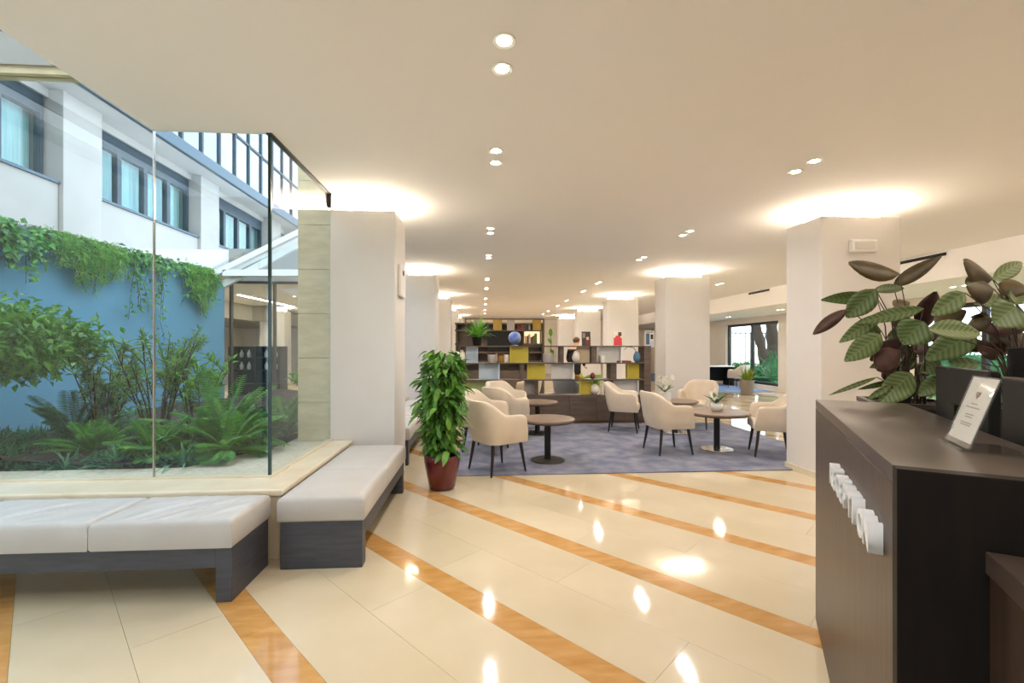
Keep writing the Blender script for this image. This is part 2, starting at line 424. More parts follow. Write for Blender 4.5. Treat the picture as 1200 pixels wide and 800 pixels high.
for i, (x, y, z) in enumerate(((5.7, 6.2, CEIL), (5.7, 10.6, CEIL), (8.45, 12.4, 2.5), (8.6, 15.4, 2.5), (8.4, 7.5, 2.5), (5.7, 1.5, CEIL), (8.4, 2.6, 2.5))):
    for d, wd in ((-.1, 'nearer'), (.1, 'farther')):
        place_spot(x, y+d, z, '%s lamp of the pair %s' % (wd, ('right of the broad cream column', 'between the second column and the bulkhead', 'before the garden window room',
            'inside the garden window room', 'over the reception plants', 'over the reception desk', 'behind the reception desk')[i]))
for i, (x, y) in enumerate(((-5.6, 11.2), (-5.6, 14.0), (-9.2, 15.0), (-3.4, 12.4))):
    place_spot(x, y, CEIL, '%s ceiling spot seen through the courtyard glass' % ORD[i])
t = thing('linear_light', 'long warm light strip seen through the courtyard glass', 'light', (-6.9, 13.4, CEIL))
MB().box(-.06, .06, 0, 3.8, -.03, -.001).build('housing', M['white'], t)
MB().box(-.045, .045, .02, 3.78, -.036, -.03).build('diffuser', M['led'], t)

# ------------------------------------------------------------------ courtyard edge: sill, glass, benches
s = MB()
s.prism([(-5, 3.10), (-1.33, 3.10), (-1.33, 4.69), (-1.53, 4.69), (-1.53, 3.46), (-5, 3.46)], 0, .43)
s.prism([(-5, 3.075), (-1.305, 3.075), (-1.305, 4.69), (-1.56, 4.69), (-1.56, 3.48), (-5, 3.48)], .43, .474)
struct(s.build('trim_1', M['stone'], bevel=.012))
GX, GY = -1.53, 3.40
w1 = struct(thing('window_5', None, None))
def pane(x0, x1, y0, y1, z0, z1): MB().box(x0, x1, y0, y1, z0, z1).build('pane', M['glass'], w1)
pane(-2.325, GX+.006, GY-.006, GY+.006, .474, CEIL)
pane(-3.55, -2.335, GY-.006, GY+.006, .474, 3.30); pane(-5, -3.56, GY-.006, GY+.006, .474, 3.30)
pane(GX-.006, GX+.006, GY+.008, 4.69, .474, CEIL)
MB().box(GX-.012, GX+.008, GY-.009, GY+.009, .474, CEIL).build('glass_edge', M['glassedge'], w1)
MB().box(-2.334, -2.326, GY-.009, GY+.009, .474, CEIL).build('joint', M['steel'], w1)
MB().box(GX-.02, GX+.02, GY-.02, 4.69, CEIL-.012, CEIL).build('top_channel', M['frame'], w1)
MB().box(GX-.03, GX+.03, 4.64, 4.70, CEIL-.14, CEIL).build('clip', M['blackmetal'], w1)
MB().box(-5, -1.5, GY-.03, GY+.03, .474, .486).build('bottom_channel', M['stone'], w1)
MB().box(GX-.03, GX+.03, GY+.03, 4.69, .474, .486).build('bottom_channel', M['pyellow'] if False else M['stone'], w1)
# raised glazed bay over the left bench
w2 = struct(thing('window_6', None, None))
MB().box(-5, -2.34, 3.36, 3.46, 3.30, 3.35).build('beam_lip', M['travertine'], w2)
MB().box(-5, -2.34, 3.34, 3.50, 3.35, 3.57).build('header_beam', M['facade'], w2)
for i in range(4):
    x0 = -5 + i*.665
    MB().box(x0+.02, x0+.645, -1.0, 3.5, 3.86, 3.875).build('roof_pane', M['glass'], w2)
    MB().box(x0-.02, x0+.02, -1.0, 3.5, 3.80, 3.90).build('roof_bar', M['facade'], w2)
MB().box(-5, -2.34, 3.44, 3.5, 3.57, 3.80).build('roof_rail', M['gutter'], w2)
MB().box(-5, -2.34, -1.06, -1.0, 2.95, 3.9).build('upstand', M['facade'], w2)
MB().box(-2.36, -2.30, -1.0, 3.5, 3.34, 3.9).build('upstand', M['facade'], w2)
# glass between first and second left columns, back glass of the courtyard
glazing('window_7', -1.56, -1.50, 5.34, 8.78, .474, CEIL, 2, .03, 'y')
s = MB(); s.box(-1.60, -1.40, 5.32, 8.78, 0, .474); struct(s.build('trim_2', M['stone'], bevel=.01))
glazing('window_8', -4.95, -1.55, 9.28, 9.34, .12, 2.72, 4, .04, 'x')
MB_ = MB().box(-4.95, -1.55, 9.25, 9.37, 2.72, 3.35); struct(MB_.build('trim_3', M['facade']))
struct(MB().box(-4.95, -1.55, 9.25, 9.37, -.02, .12).build('trim_4', M['stone']))

def rounded_slab(x0, x1, y0, y1, z0, z1, r=.028, crown=.008, n=10, wob=.0, seed=0):
    """a soft cushion: grid with rounded rim and a slightly crowned, wrinkled top"""
    rr = random.Random(seed); m = MB()
    ph = [rr.uniform(0, 6.28) for _ in range(6)]
    xs = [x0, x0+r*.3, x0+r] + [x0+r+(x1-x0-2*r)*i/n for i in range(1, n)] + [x1-r, x1-r*.3, x1]
    ysx = [y0, y0+r*.3, y0+r] + [y0+r+(y1-y0-2*r)*i/n for i in range(1, n)] + [y1-r, y1-r*.3, y1]
    def top(x, y):
        e = min(x-x0, x1-x, y-y0, y1-y)
        dz = 0 if e >= r else r - math.sqrt(max(0, r*r-(r-e)**2))
        u, v = (x-x0)/(x1-x0), (y-y0)/(y1-y0)
        k = math.sin(math.pi*min(max(u,0),1))*math.sin(math.pi*min(max(v,0),1))
        fold = lambda q: max(0, math.sin(q))**4
        wv = wob*k**.6*(fold(24*(u-.45*v)+ph[0])+.8*fold(37*(u-.6*v)+ph[1])+.6*fold(15*(u-.3*v)+ph[2])*math.sin(9*v+ph[3]))
        return z1 - dz + crown*k + wv
    nx, ny = len(xs), len(ysx)
    for y in ysx:
        for x in xs: m.v.append((x, y, top(x, y)))
    for j in range(ny-1):
        for i in range(nx-1): m.f.append((j*nx+i, j*nx+i+1, (j+1)*nx+i+1, (j+1)*nx+i)); m.mi.append(0)
    ring = [i for i in range(nx)] + [j*nx+nx-1 for j in range(1, ny)] + [(ny-1)*nx+i for i in range(nx-2, -1, -1)] + [j*nx for j in range(ny-2, 0, -1)]
    o = len(m.v)
    for k in ring: m.v.append((m.v[k][0], m.v[k][1], z0+.012))
    o2 = len(m.v); cx, cy = (x0+x1)/2, (y0+y1)/2
    for k in ring:
        x, y = m.v[k][:2]; m.v.append((x+(cx-x)*.02, y+(cy-y)*.02, z0))
    L = len(ring)
    for i in range(L):
        m.f.append((ring[i], o+i, o+(i+1)%L, ring[(i+1)%L])); m.f.append((o+i, o2+i, o2+(i+1)%L, o+(i+1)%L)); m.mi += [0, 0]
    m.f.append(tuple(o2+i for i in range(L))[::-1]); m.mi.append(0)
    return m
def bench(loc, L, W, label, cuts, axis):
    """frame of end slabs and rails; cushions on top. axis x: long side along x"""
    t = thing('bench', label, 'bench', loc)
    def bx(a0, a1, b0, b1, z0, z1, nm, m='bench'):
        o = MB()
        o.box(a0, a1, b0, b1, z0, z1) if axis == 'x' else o.box(b0, b1, a0, a1, z0, z1)
        return o.build(nm, M[m], t, bevel=.003)
    bx(0, .085, 0, W, 0, .30, 'end_slab'); bx(L-.085, L, 0, W, 0, .30, 'end_slab')
    bx(.085, L-.085, 0, .05, .19, .30, 'rail'); bx(.085, L-.085, W-.05, W, .19, .30, 'rail')
    bx(.085, L-.085, .05, W-.05, .27, .295, 'seat_board')
    for i in range(len(cuts)-1):
        a, b = cuts[i]+.002, cuts[i+1]-.002
        m = rounded_slab(a, b, -.015, W+.015, .302, .455, wob=.008, n=44, seed=i+3) if axis == 'x' else rounded_slab(-.015, W+.015, a, b, .302, .455, wob=.0006, n=16, seed=i+9)
        auto_smooth(m.build('cushion', M['cushion'], t), 60)
    return t
bench((-3.85, 2.61, 0), 2.47, .43, 'low charcoal bench with wrinkled white cushions in front of the courtyard glass', (-.01, .86, 1.73, 2.48), 'x')
bench((-1.275, 2.965, 0), 1.56, .51, 'low charcoal bench with white cushions running beside the glass to the column', (-.012, .70, 1.575), 'y')
bench((-1.36, 5.50, 0), 3.0, .48, 'dark bench behind the first left column and red potted plant', (0, 1.0, 2.0, 3.0), 'y')

# ------------------------------------------------------------------ courtyard: blue wall, building, canopy, pillar
pts = []
for i in range(15):
    v = i/14; y = 2.2 + v*6.75; pts.append((-5.15 + .30*v**1.6, y))
bw = MB()
def btop(y): return 2.70 + .012*(y-5)
n = len(pts)
for x, y in pts:
    zt = btop(y)
    if y > 8.8: zt -= .12
    bw.v += [(x, y, 0), (x, y, zt), (x-.25, y, zt), (x-.25, y, 0)]
for i in range(n-1):
    a, b = i*4, i*4+4
    for k in range(4): bw.f.append((a+k, b+k, b+(k+1)%4, a+(k+1)%4)); bw.mi.append(0)
bw.f += [(0, 1, 2, 3), (n*4-1, n*4-2, n*4-3, n*4-4)]; bw.mi += [0, 0]
struct(bw.build('wall_courtyard', M['bluewall'], bevel=.03))
cp = MB()
for x, y in pts: cp.v += [(x+.03, y, btop(y)+.002), (x+.03, y, btop(y)+.045), (x-.28, y, btop(y)+.045), (x-.28, y, btop(y)+.002)]
for i in range(n-2):
    a, b = i*4, i*4+4
    for k in range(4): cp.f.append((a+k, b+k, b+(k+1)%4, a+(k+1)%4)); cp.mi.append(0)
cp.f += [(0, 1, 2, 3), ((n-1)*4-1, (n-1)*4-2, (n-1)*4-3, (n-1)*4-4)]; cp.mi += [0, 0]
struct(cp.build('trim_5', M['gutter']))
# ground of the courtyard
struct(MB().prism([(-5.2, 3.47), (-1.58, 3.47), (-1.58, 9.25), (-5.0, 9.25)], -.02, .40).build('courtyard_ground', M['soil']))
struct(MB().prism([(-5.1, 3.485), (-1.57, 3.485), (-1.57, 9.2), (-1.95, 9.2), (-1.95, 4.6), (-2.35, 3.78), (-5.1, 3.72)], .40, .455).build('courtyard_ledge', M['sand'], bevel=.01))
# rough soil surface
sv = MB(); nx, ny = 40, 60
for j in range(ny+1):
    for i in range(nx+1):
        x = -5.1 + 3.3*i/nx; y = 3.6 + 5.6*j/ny
        sv.v.append((x, y, .43 + .05*math.sin(3*x+1)*math.cos(2.1*y) + rnd.uniform(0, .05) + .10*max(0, 1-abs(x+3.8)/1.3)))
for j in range(ny):
    for i in range(nx): 
        k = j*(nx+1)+i; x, y = sv.v[k][0]+.04, sv.v[k][1]+.05
        if y < 3.78 or x > -2.0 or x > -2.42+(y-3.78)*.49: continue          # the pale ledge stays clear
        sv.f.append((k, k+1, k+nx+2, k+nx+1)); sv.mi.append(0)
struct(sv.build('courtyard_soil', M['soil'], smooth=True))
# travertine pillar outside the glass
t = thing('stone_pillar', 'travertine clad pillar standing outside the courtyard glass', 'pillar', (-1.70, 5.0, 0))
MB().box(-.145, .145, -.25, .30, 0, 3.33).build('core', M['grout'], t)
z = .40; k = 0
while z < 3.3:
    MB().box(-.16, .16, -.265, .315, z+.003, min(z+.447, 3.33)).build('stone_slab', M['travertine'], t, bevel=.003); z += .45
# the building across the courtyard
FX = -8.0
b = thing('building', 'white two storey building across the courtyard with dark framed windows', 'building', (0, 0, 0))
MB().box(-14, FX-.35, 1, 24, 2.4, 6.4).build('wall', M['facade'], b)
BAY = [(5.70+4.12*i, 8.86+4.12*i) for i in range(-1, 4)]
edges = [.6] + [q for a in BAY for q in a] + [24]
for i in range(0, len(edges), 2): MB().box(FX-.36, FX+.30, edges[i]+.05, edges[i+1]-.05, 2.4, 6.16).build('pier', M['facade'], b, bevel=.01)
for y0, y1 in BAY:
    MB().box(FX-.36, FX+.22, y0-.04, y1+.04, 3.35, 4.42).build('spandrel', M['facade'], b, bevel=.008)
    MB().box(FX-.30, FX+.26, y0-.04, y1+.04, 4.42, 4.47).build('sill', M['gutter'], b)
    f = MB(); f.box(FX-.12, FX+.0, y0, y1, 5.66, 6.0); f.box(FX-.12, FX, y0, y1, 4.47, 4.54)
    w4 = (y1-y0)/4
    for i in range(5):
        q = y0+i*w4; f.box(FX-.12, FX, max(q-.06, y0), min(q+.06, y1), 4.54, 5.66)
    fo = f.build('window', M['facadedark'], b)
    MB().box(FX-.30, FX+.05, y0-.04, y1+.04, 6.0, 6.16).build('lintel', M['facade'], b)
    MB().box(FX-.30, FX-.25, y0, y1, 4.47, 6.0).build('curtain', M['curtain'], fo)
    for i in range(4): MB().box(FX-.07, FX-.06, y0+i*w4+.06, y0+(i+1)*w4-.06, 4.54, 5.66).build('pane', M['glassdark'], fo)
MB().box(-14, -7.22, 1, 24, 6.16, 6.22).build('soffit', M['facade'], b)
MB().box(-7.26, -7.16, 1, 24, 6.13, 6.42).build('gutter', M['gutter'], b, bevel=.02)
MB().box(-14, -7.7, 1, 24, 6.42, 10.2).build('upper_storey', M['facadedark'], b)
zs = (6.45, 7.75, 9.0, 10.2); yy = 1.2; ups = MB()
while yy < 23.5:
    MB().box(-7.36, -7.28, yy-.035, yy+.035, 6.40, 10.2).build('upper_mullion', M['facadedark'], b)
    for j in range(3): MB().box(-7.335, -7.325, yy+.04, yy+.76, zs[j]+.03, zs[j+1]-.03).build('upper_pane', M['glassmirror'], b)
    yy += .8
for j in range(4): MB().box(-7.36, -7.28, 1.2, 23.6, zs[j]-.03, zs[j]+.03).build('transom', M['facadedark'], b)
# terrace planter behind the blue wall
struct(MB().box(-8.3, -5.4, 1, 9.2, -.1, 2.66).build('terrace', M['soil']))
# glass canopy over the courtyard door
t = thing('glass_canopy', 'white steel glass canopy rising over the courtyard end', 'canopy', (0, 8.5, 0))
a, bb = at(250, 322, 8.5), at(372, 262, 8.5)
def beam(p, q, w_, h_, nm, m='white'):
    p = Vector(p); q = Vector(q); dx = (q-p); L = dx.length; o = MB().box(0, L, -w_/2, w_/2, -h_/2, h_/2).build(nm, M[m], t, bevel=.008)
    o.location = p; o.rotation_euler = (0, -math.atan2(dx.z, dx.x), math.atan2(dx.y, dx.x)); return o
beam((a.x, 0, a.z), (bb.x, 0, bb.z), .10, .10, 'rafter'); beam((a.x+.12, .1, a.z-.16), (bb.x, .1, bb.z-.16), .08, .12, 'rafter')
beam((a.x, .5, a.z+.1), (bb.x, .5, bb.z+.1), .08, .08, 'rafter')
h0, h1 = at(262, 320, 8.5), at(372, 320, 8.5)
beam((h0.x, 0, h0.z), (h1.x, 0, h1.z), .10, .12, 'tie_beam')
gl = beam((a.x, .25, a.z+.12), (bb.x, .25, bb.z+.12), .6, .015, 'roof_pane', 'glass')
g2 = MB(); g2.v = [(a.x+.2, .02, h0.z+.06), (h1.x, .02, h1.z+.06), (bb.x, .02, bb.z-.24), (a.x+.2, .03, h0.z+.06), (h1.x, .03, h1.z+.06), (bb.x, .03, bb.z-.24)]
g2.f = [(0, 1, 2), (5, 4, 3), (0, 3, 4, 1), (1, 4, 5, 2), (2, 5, 3, 0)]; g2.mi = [0]*5; g2.build('gable_pane', M['glass'], t)
# black display cabinet beyond the courtyard glass
t = thing('display_cabinet', 'black glass display cabinet seen through the courtyard glass', 'cabinet', (-5.6, 11.6, 0))
MB().box(-.62, .62, 0, .42, 0, .5).build('base', M['black'], t); MB().box(-.62, .62, .38, .42, .5, 1.45).build('back_panel', M['black'], t)
for x in (-.62, .0, .59): MB().box(x, x+.03, 0, .38, .5, 1.45).build('upright', M['black'], t)
for zz in (.5, .85, 1.15, 1.43): MB().box(-.6, .6, .01, .38, zz, zz+.02).build('shelf', M['black'], t)
k = 0
for zz in (.87, 1.17):
    for x in (-.4, -.22, .2, .42):
        o = MB().lathe([(.03, 0), (.045, .03), (.045, .12), (.02, .15), (.02, .19)], 12).build('jar', M['white'], loc=(-5.6+x, 11.8, zz), smooth=True)
        tag(o, 'small white jar in the black display cabinet, %s from left on the %s shelf' % (ORD[(-.4, -.22, .2, .42).index(x)], 'lower' if zz < 1 else 'upper'), 'jar', 'jars in the display cabinet')

# ------------------------------------------------------------------ foliage
def npcloud(P, D, N, L, W, fold=.25):
    """leaves as two folded triangles each. P base, D direction, N normal hint, arrays of length n"""
    P = np.asarray(P, float); D = np.asarray(D, float); N = np.asarray(N, float)
    D /= np.linalg.norm(D, axis=1, keepdims=True)+1e-9
    S = np.cross(D, N); S /= np.linalg.norm(S, axis=1, keepdims=True)+1e-9
    U = np.cross(S, D)
    L = np.asarray(L, float).reshape(-1, 1); W = np.asarray(W, float).reshape(-1, 1)
    mid = P + D*L*.45
    a = mid + S*W*.5 + U*W*fold; b_ = mid - S*W*.5 + U*W*fold; tip = P + D*L - U*L*.12
    V = np.stack([P, a, tip, b_], 1).reshape(-1, 3); n = len(P)
    I = np.arange(n)*4
    F = np.concatenate([np.stack([I, I+1, I+2], 1), np.stack([I, I+2, I+3], 1)])
    return V, F
def cloud_obj(name, m, parent, P, D, N, L, W, fold=.25):
    V, F = npcloud(P, D, N, L, W, fold)
    me = bpy.data.meshes.new(name); me.from_pydata(V.tolist(), [], F.tolist()); me.materials.append(m); me.update()
    o = bpy.data.objects.new(name, me); C.objects.link(o); o.parent = parent; o['kind'] = 'stuff'
    return o
rng = np.random.default_rng(11)
def rdir(n, up=.0):
    d = rng.normal(size=(n, 3)); d[:, 2] += up; return d/np.linalg.norm(d, axis=1, keepdims=True)

def crown_tree(loc, label, trunk_h, rad, hgt, nleaf, g, leaf=(.07, .035), lean=(0, 0)):
    t = thing('small_tree', label, 'tree', loc)
    tr = MB(); top = Vector((lean[0], lean[1], trunk_h))
    tr.tube([(0, 0, -.05), (lean[0]*.2+.02, lean[1]*.3, trunk_h*.4), (lean[0]*.6-.01, lean[1]*.6, trunk_h*.8), top], [.03, .026, .022, .018], 7)
    tips = []
    for i in range(9):
        a = i*2.4; r = rad*rnd.uniform(.45, .95); e = top + Vector((math.cos(a)*r, math.sin(a)*r, hgt*rnd.uniform(.15, .8)))
        m_ = top.lerp(e, .5) + Vector((0, 0, .05)); tr.tube([top - Vector((0, 0, rnd.uniform(0, .2))), m_, e], [.013, .009, .005], 5); tips += [e, m_]
    tr.build('trunk', M['bark'], t, smooth=True)
    n = nleaf; ctr = np.array(top) + np.array([0, 0, hgt*.45])
    cl = rdir(46)*np.array([rad*.82, rad*.82, hgt*.42]) + ctr
    P = cl[rng.integers(0, len(cl), n)] + rng.normal(size=(n, 3))*np.array([rad*.17, rad*.17, hgt*.10])
    D = rdir(n)*.8 + (P-ctr)*.8; D[:, 2] -= .1
    cloud_obj('foliage', G[g], t, P, D, rdir(n)*.5+np.array([0, 0, 1]), rng.uniform(.7, 1.3, n)*leaf[0], rng.uniform(.8, 1.2, n)*leaf[1])
    return t
def stem_shrub(loc, label, h, spread, nst, g, leaf=(.06, .02), dens=46, name='leafy_shrub', start=.35):
    t = thing(name, label, 'shrub', loc); st = MB(); P = []; D = []
    for i in range(nst):
        a = rnd.uniform(0, 6.28); r = spread*math.sqrt(rnd.random()); hh = h*rnd.uniform(.7, 1.0)
        b0 = Vector((math.cos(a)*.05, math.sin(a)*.05, -.04)); e = Vector((math.cos(a)*r, math.sin(a)*r, hh))
        m_ = b0.lerp(e, .5) + Vector((math.cos(a)*-.1*r+rnd.uniform(-.04, .04), math.sin(a)*-.1*r, 0))
        st.tube([b0, m_, e], [.010, .007, .003], 5)
        twigs = [(b0, m_, e)]
        for q in range(3):
            v = rnd.uniform(.4, .85); s0 = b0.lerp(m_, v*2) if v < .5 else m_.lerp(e, v*2-1)
            e2 = s0 + Vector((rnd.uniform(-1, 1)*spread*.45, rnd.uniform(-1, 1)*spread*.45, h*rnd.uniform(.12, .28)))
            st.tube([s0, s0.lerp(e2, .5)+Vector((0, 0, .01)), e2], [.005, .004, .002], 4); twigs.append((s0, s0.lerp(e2, .5), e2))
        for (p0, p1, p2) in twigs:
            for q in range(dens//4):
                v = rnd.uniform(start, 1.02); p = p0.lerp(p1, v*2) if v < .5 else p1.lerp(p2, v*2-1)
                P.append(p); dd = (p2-p0).normalized()*.5 + Vector((rnd.gauss(0, 1), rnd.gauss(0, 1), rnd.gauss(.25, .7))).normalized(); D.append(dd)
    st.build('stems', M['bark'], t)
    n = len(P); cloud_obj('foliage', G[g], t, np.array([tuple(p) for p in P]), np.array([tuple(p) for p in D]), rdir(n)*.4+np.array([0, 0, 1]), rng.uniform(.6, 1.3, n)*leaf[0], rng.uniform(.7, 1.2, n)*leaf[1])
    return t
def fern(loc, label, L, nf, g='fern', lw=.09, droop=.7, name='fern', cat='fern', nl=26):
    t = thing(name, label, cat, loc); st = MB(); P = []; D = []; LL = []; NN = []
    for i in range(nf):
        a = i*2.399 + rnd.uniform(-.3, .3); el = rnd.uniform(.35, 1.35); ln = L*rnd.uniform(.65, 1.05)
        p = Vector((0, 0, 0)); d = Vector((math.cos(a)*math.cos(el), math.sin(a)*math.cos(el), math.sin(el))); pts_ = [p.copy()]
        for k in range(8):
            p = p + d*ln/8; d = (d + Vector((0, 0, -droop*.16))).normalized(); pts_.append(p.copy())
        st.tube(pts_, [.004]*5+[.002]*4, 4, caps=False)
        for k in range(nl):
            v = .15 + .85*k/(nl-1); f_ = v*8; j = min(int(f_), 7); q = pts_[j].lerp(pts_[j+1], f_-j); dd = (pts_[j+1]-pts_[j]).normalized()
            sd = dd.cross(Vector((0, 0, 1))); sd = sd.normalized() if sd.length > .01 else Vector((1, 0, 0))
            w_ = lw*math.sin(math.pi*min(1, .18+.82*(1-v)**.8))*1.0 + .01
            for sg in (-1, 1):
                P.append(q); D.append(sd*sg + dd*.55 + Vector((0, 0, -.12))); LL.append(w_); NN.append((rnd.uniform(-.2,.2), rnd.uniform(-.2,.2), 1))
    st.build('frond_stems', G[g], t)
    cloud_obj('fronds', G[g], t, np.array([tuple(p) for p in P]), np.array([tuple(p) for p in D]), np.array(NN), np.array(LL), np.array(LL)*.26+.004)
    return t
def blades(loc, label, L, nb, g='blade', w_=.018, name='strap_leaf_plant', cat='plant', flat_=.6):
    t = thing(name, label, cat, loc); m = MB()
    for i in range(nb):
        a = rnd.uniform(0, 6.28); el = rnd.uniform(.4, 1.4); ln = L*rnd.uniform(.6, 1.1); p = Vector((rnd.uniform(-.05, .05), rnd.uniform(-.05, .05), 0))
        d = Vector((math.cos(a)*math.cos(el), math.sin(a)*math.cos(el), math.sin(el))); sd = Vector((-math.sin(a), math.cos(a), 0)); o = len(m.v)
        for k in range(7):
            ww = w_*math.sin(math.pi*(.12+.86*k/6)**.8); m.v += [tuple(p-sd*ww/2), tuple(p+sd*ww/2)]
            p = p + d*ln/6; d = (d + Vector((0, 0, -flat_*.3))).normalized()
        for k in range(6): m.f.append((o+2*k, o+2*k+1, o+2*k+3, o+2*k+2)); m.mi.append(0)
    o = m.build('leaves', G[g], t); o['kind'] = 'stuff'
    return t
def vine(base_fn, label, y0, y1, zdrop, nst, g, leaf, dens, name='hanging_vine'):
    """strands hanging down over the top of the blue wall between y0 and y1"""
    ym = (y0+y1)/2; bx_, bz = base_fn(ym); t = thing(name, label, 'vine', (bx_, ym, bz)); st = MB(); P = []; D = []
    for i in range(nst):
        y = rnd.uniform(y0, y1); x, z = base_fn(y); u = (y-ym)/max(.01, (y1-y0)/2); dz = zdrop*rnd.uniform(.25, 1.0)*(1-.55*abs(u)**1.5)
        p = [Vector((x-.12, y, z+.01)), Vector((x+.02, y, z+.04)), Vector((x+.07, y+rnd.uniform(-.04, .04), z-.05))]
        for k in range(1, 5): p.append(Vector((x+.09+rnd.uniform(-.02, .05), p[-1].y+rnd.uniform(-.05, .05), z-.05-dz*k/4)))
        p = [q - Vector((bx_, ym, bz)) for q in p]; st.tube(p, .003, 4, caps=False)
        for q in range(dens):
            v = rnd.random()**.85*(len(p)-1.001); j = int(v); pp = p[j].lerp(p[j+1], v-j)
            P.append(pp + Vector((rnd.uniform(-.02, .05), rnd.uniform(-.04, .04), rnd.uniform(-.03, .03)))); D.append((rnd.gauss(.5, .6), rnd.gauss(0, .7), rnd.gauss(-.6, .5)))
    st.build('stems', M['bark'], t); n = len(P)
    cloud_obj('foliage', G[g], t, np.array([tuple(q) for q in P]), np.array(D), np.array([[1, 0, .4]]*n)+rng.normal(size=(n, 3))*.4, rng.uniform(.6, 1.3, n)*leaf[0], rng.uniform(.7, 1.2, n)*leaf[1])
    return t
def wtop(y):
    v = min(max((y-2.2)/6.75, 0), 1); return (-5.15+.30*v**1.6, btop(y)+.04)
SOIL = .47
crown_tree((-4.20, 4.12, SOIL), 'small round-crowned tree at the left edge of the courtyard bed', .70, .70, .62, 4600, 'tree', (.085, .045), (-.02, .05))
stem_shrub((-3.72, 4.75, SOIL), 'thin-stemmed shrub beside the small courtyard tree', .98, .38, 10, 'shrub', (.075, .024), 100)
stem_shrub((-3.20, 4.70, SOIL), 'tall sparse shrub in the middle of the bed, left of the glass joint', 1.12, .42, 12, 'shrub', (.072, .022), 110)
stem_shrub((-2.98, 4.95, SOIL), 'bright leafy shrub just right of the glass joint', 1.02, .36, 9, 'shrub2', (.09, .042), 70)
fern((-2.52, 4.55, SOIL), 'big arching fern behind the glass corner', .74, 30)
fern((-2.22, 4.15, SOIL), 'arching fern closest to the glass corner', .50, 24)
fern((-2.12, 5.0, SOIL), 'fern seen through the side glass next to the stone pillar', .56, 22)
fern((-2.75, 4.05, SOIL), 'low fern in front of the bright leafy shrub', .42, 20)
fern((-4.0, 4.75, SOIL), 'dark fern under the small courtyard tree', .60, 22, 'cover')
fern((-3.35, 4.15, SOIL), 'feathery low fern below the tall sparse shrub', .40, 22, 'fern', .06)
blades((-2.45, 3.92, SOIL-.03), 'grey green strap-leaf tuft near the glass corner', .34, 46)
blades((-2.08, 4.42, SOIL-.03), 'strap-leaf tuft leaning over the ledge by the side glass', .32, 30)
blades((-2.95, 3.86, SOIL-.03), 'low strap-leaf tuft by the ledge right of the glass joint', .26, 40)
blades((-3.3, 3.84, SOIL-.03), 'low strap-leaf tuft by the ledge left of the glass joint', .24, 36)
stem_shrub((-1.98, 6.0, SOIL), 'slender climbing shrub behind the side glass', 1.0, .20, 6, 'shrub2', (.08, .045), 40)
stem_shrub((-2.6, 7.3, SOIL), 'low broad shrub at the far end of the courtyard bed', .7, .45, 9, 'shrub2', (.08, .04), 40)
n = 9000
P = np.stack([rng.uniform(-5.0, -2.0, n), 3.72+rng.random(n)**1.6*3.2, np.full(n, .46)], 1)
keep = (P[:, 0] < -2.42+(P[:, 1]-3.78)*.49) & (P[:, 0] < -2.0) & (P[:, 0] > -4.95) & (P[:, 1] > 3.80); P = P[keep]; n = len(P); P[:, 2] += .05*np.sin(5*P[:, 0])*np.cos(4*P[:, 1]) + rng.uniform(-.02, .05, n)
gc = cloud_obj('ground_cover', G['cover'], None, P, rdir(n, .9), rdir(n), rng.uniform(.05, .12, n), rng.uniform(.012, .03, n))
tag(gc, 'low dark green ground cover over the courtyard bed', 'ground cover', kind='stuff')
vine(wtop, 'ivy clump hanging over the blue wall, leftmost', 5.02, 5.5, .72, 15, 'ivy', (.085, .07), 20)
vine(wtop, 'thick moss-green hanging plant spilling over the blue wall', 5.6, 6.55, .68, 64, 'moss', (.08, .012), 46)
vine(wtop, 'thin dangling ivy strands right of the moss-green hanging plant', 6.6, 7.7, 1.35, 12, 'ivy', (.07, .055), 24)
vine(wtop, 'bushy hanging plant at the right end of the blue wall', 7.8, 8.55, .85, 34, 'moss', (.09, .022), 42)
vine(wtop, 'low creeper along the top of the blue wall by the left edge', 4.4, 5.1, .08, 14, 'moss', (.06, .025), 18)
vine(wtop, 'short ivy fringe on the blue wall between the hanging plants', 6.5, 7.8, .26, 18, 'ivy', (.07, .055), 14)

# ------------------------------------------------------------------ lounge: tables and chairs
def table(loc, label, rt, steel):
    t = thing('round_table', label, 'table', loc, group='round lounge tables')
    MB().lathe([(rt-.012, .495), (rt, .503), (rt, .520), (rt-.006, .525)], 48).build('table_top', M['tabletop'], t)
    MB().lathe([(rt-.03, .478), (rt-.02, .494)], 48).build('edge_band', M['tableedge'], t)
    MB().lathe([(.045, .02), (.04, .05), (.04, .46), (.12, .478)], 24).build('column', M['blackmetal'], t, smooth=False)
    MB().lathe([(.205, .0), (.21, .006), (.205, .014), (.05, .022)], 40).build('base_plate', M['steel' if steel else 'blackmetal'], t)
    return t
CZ = .012
T1 = (.81, 5.60, CZ); T3 = (.90, 7.38, CZ); T2 = (3.22, 6.06, CZ); T4 = (3.20, 7.36, CZ)
table(T1, 'round taupe table at the front left of the carpet', .335, False); table(T3, 'round taupe table behind the front left one', .335, False)
table(T2, 'round taupe table with a short orchid on it and a steel foot', .42, True); table(T4, 'round taupe table with tall white orchids before the column', .36, True)

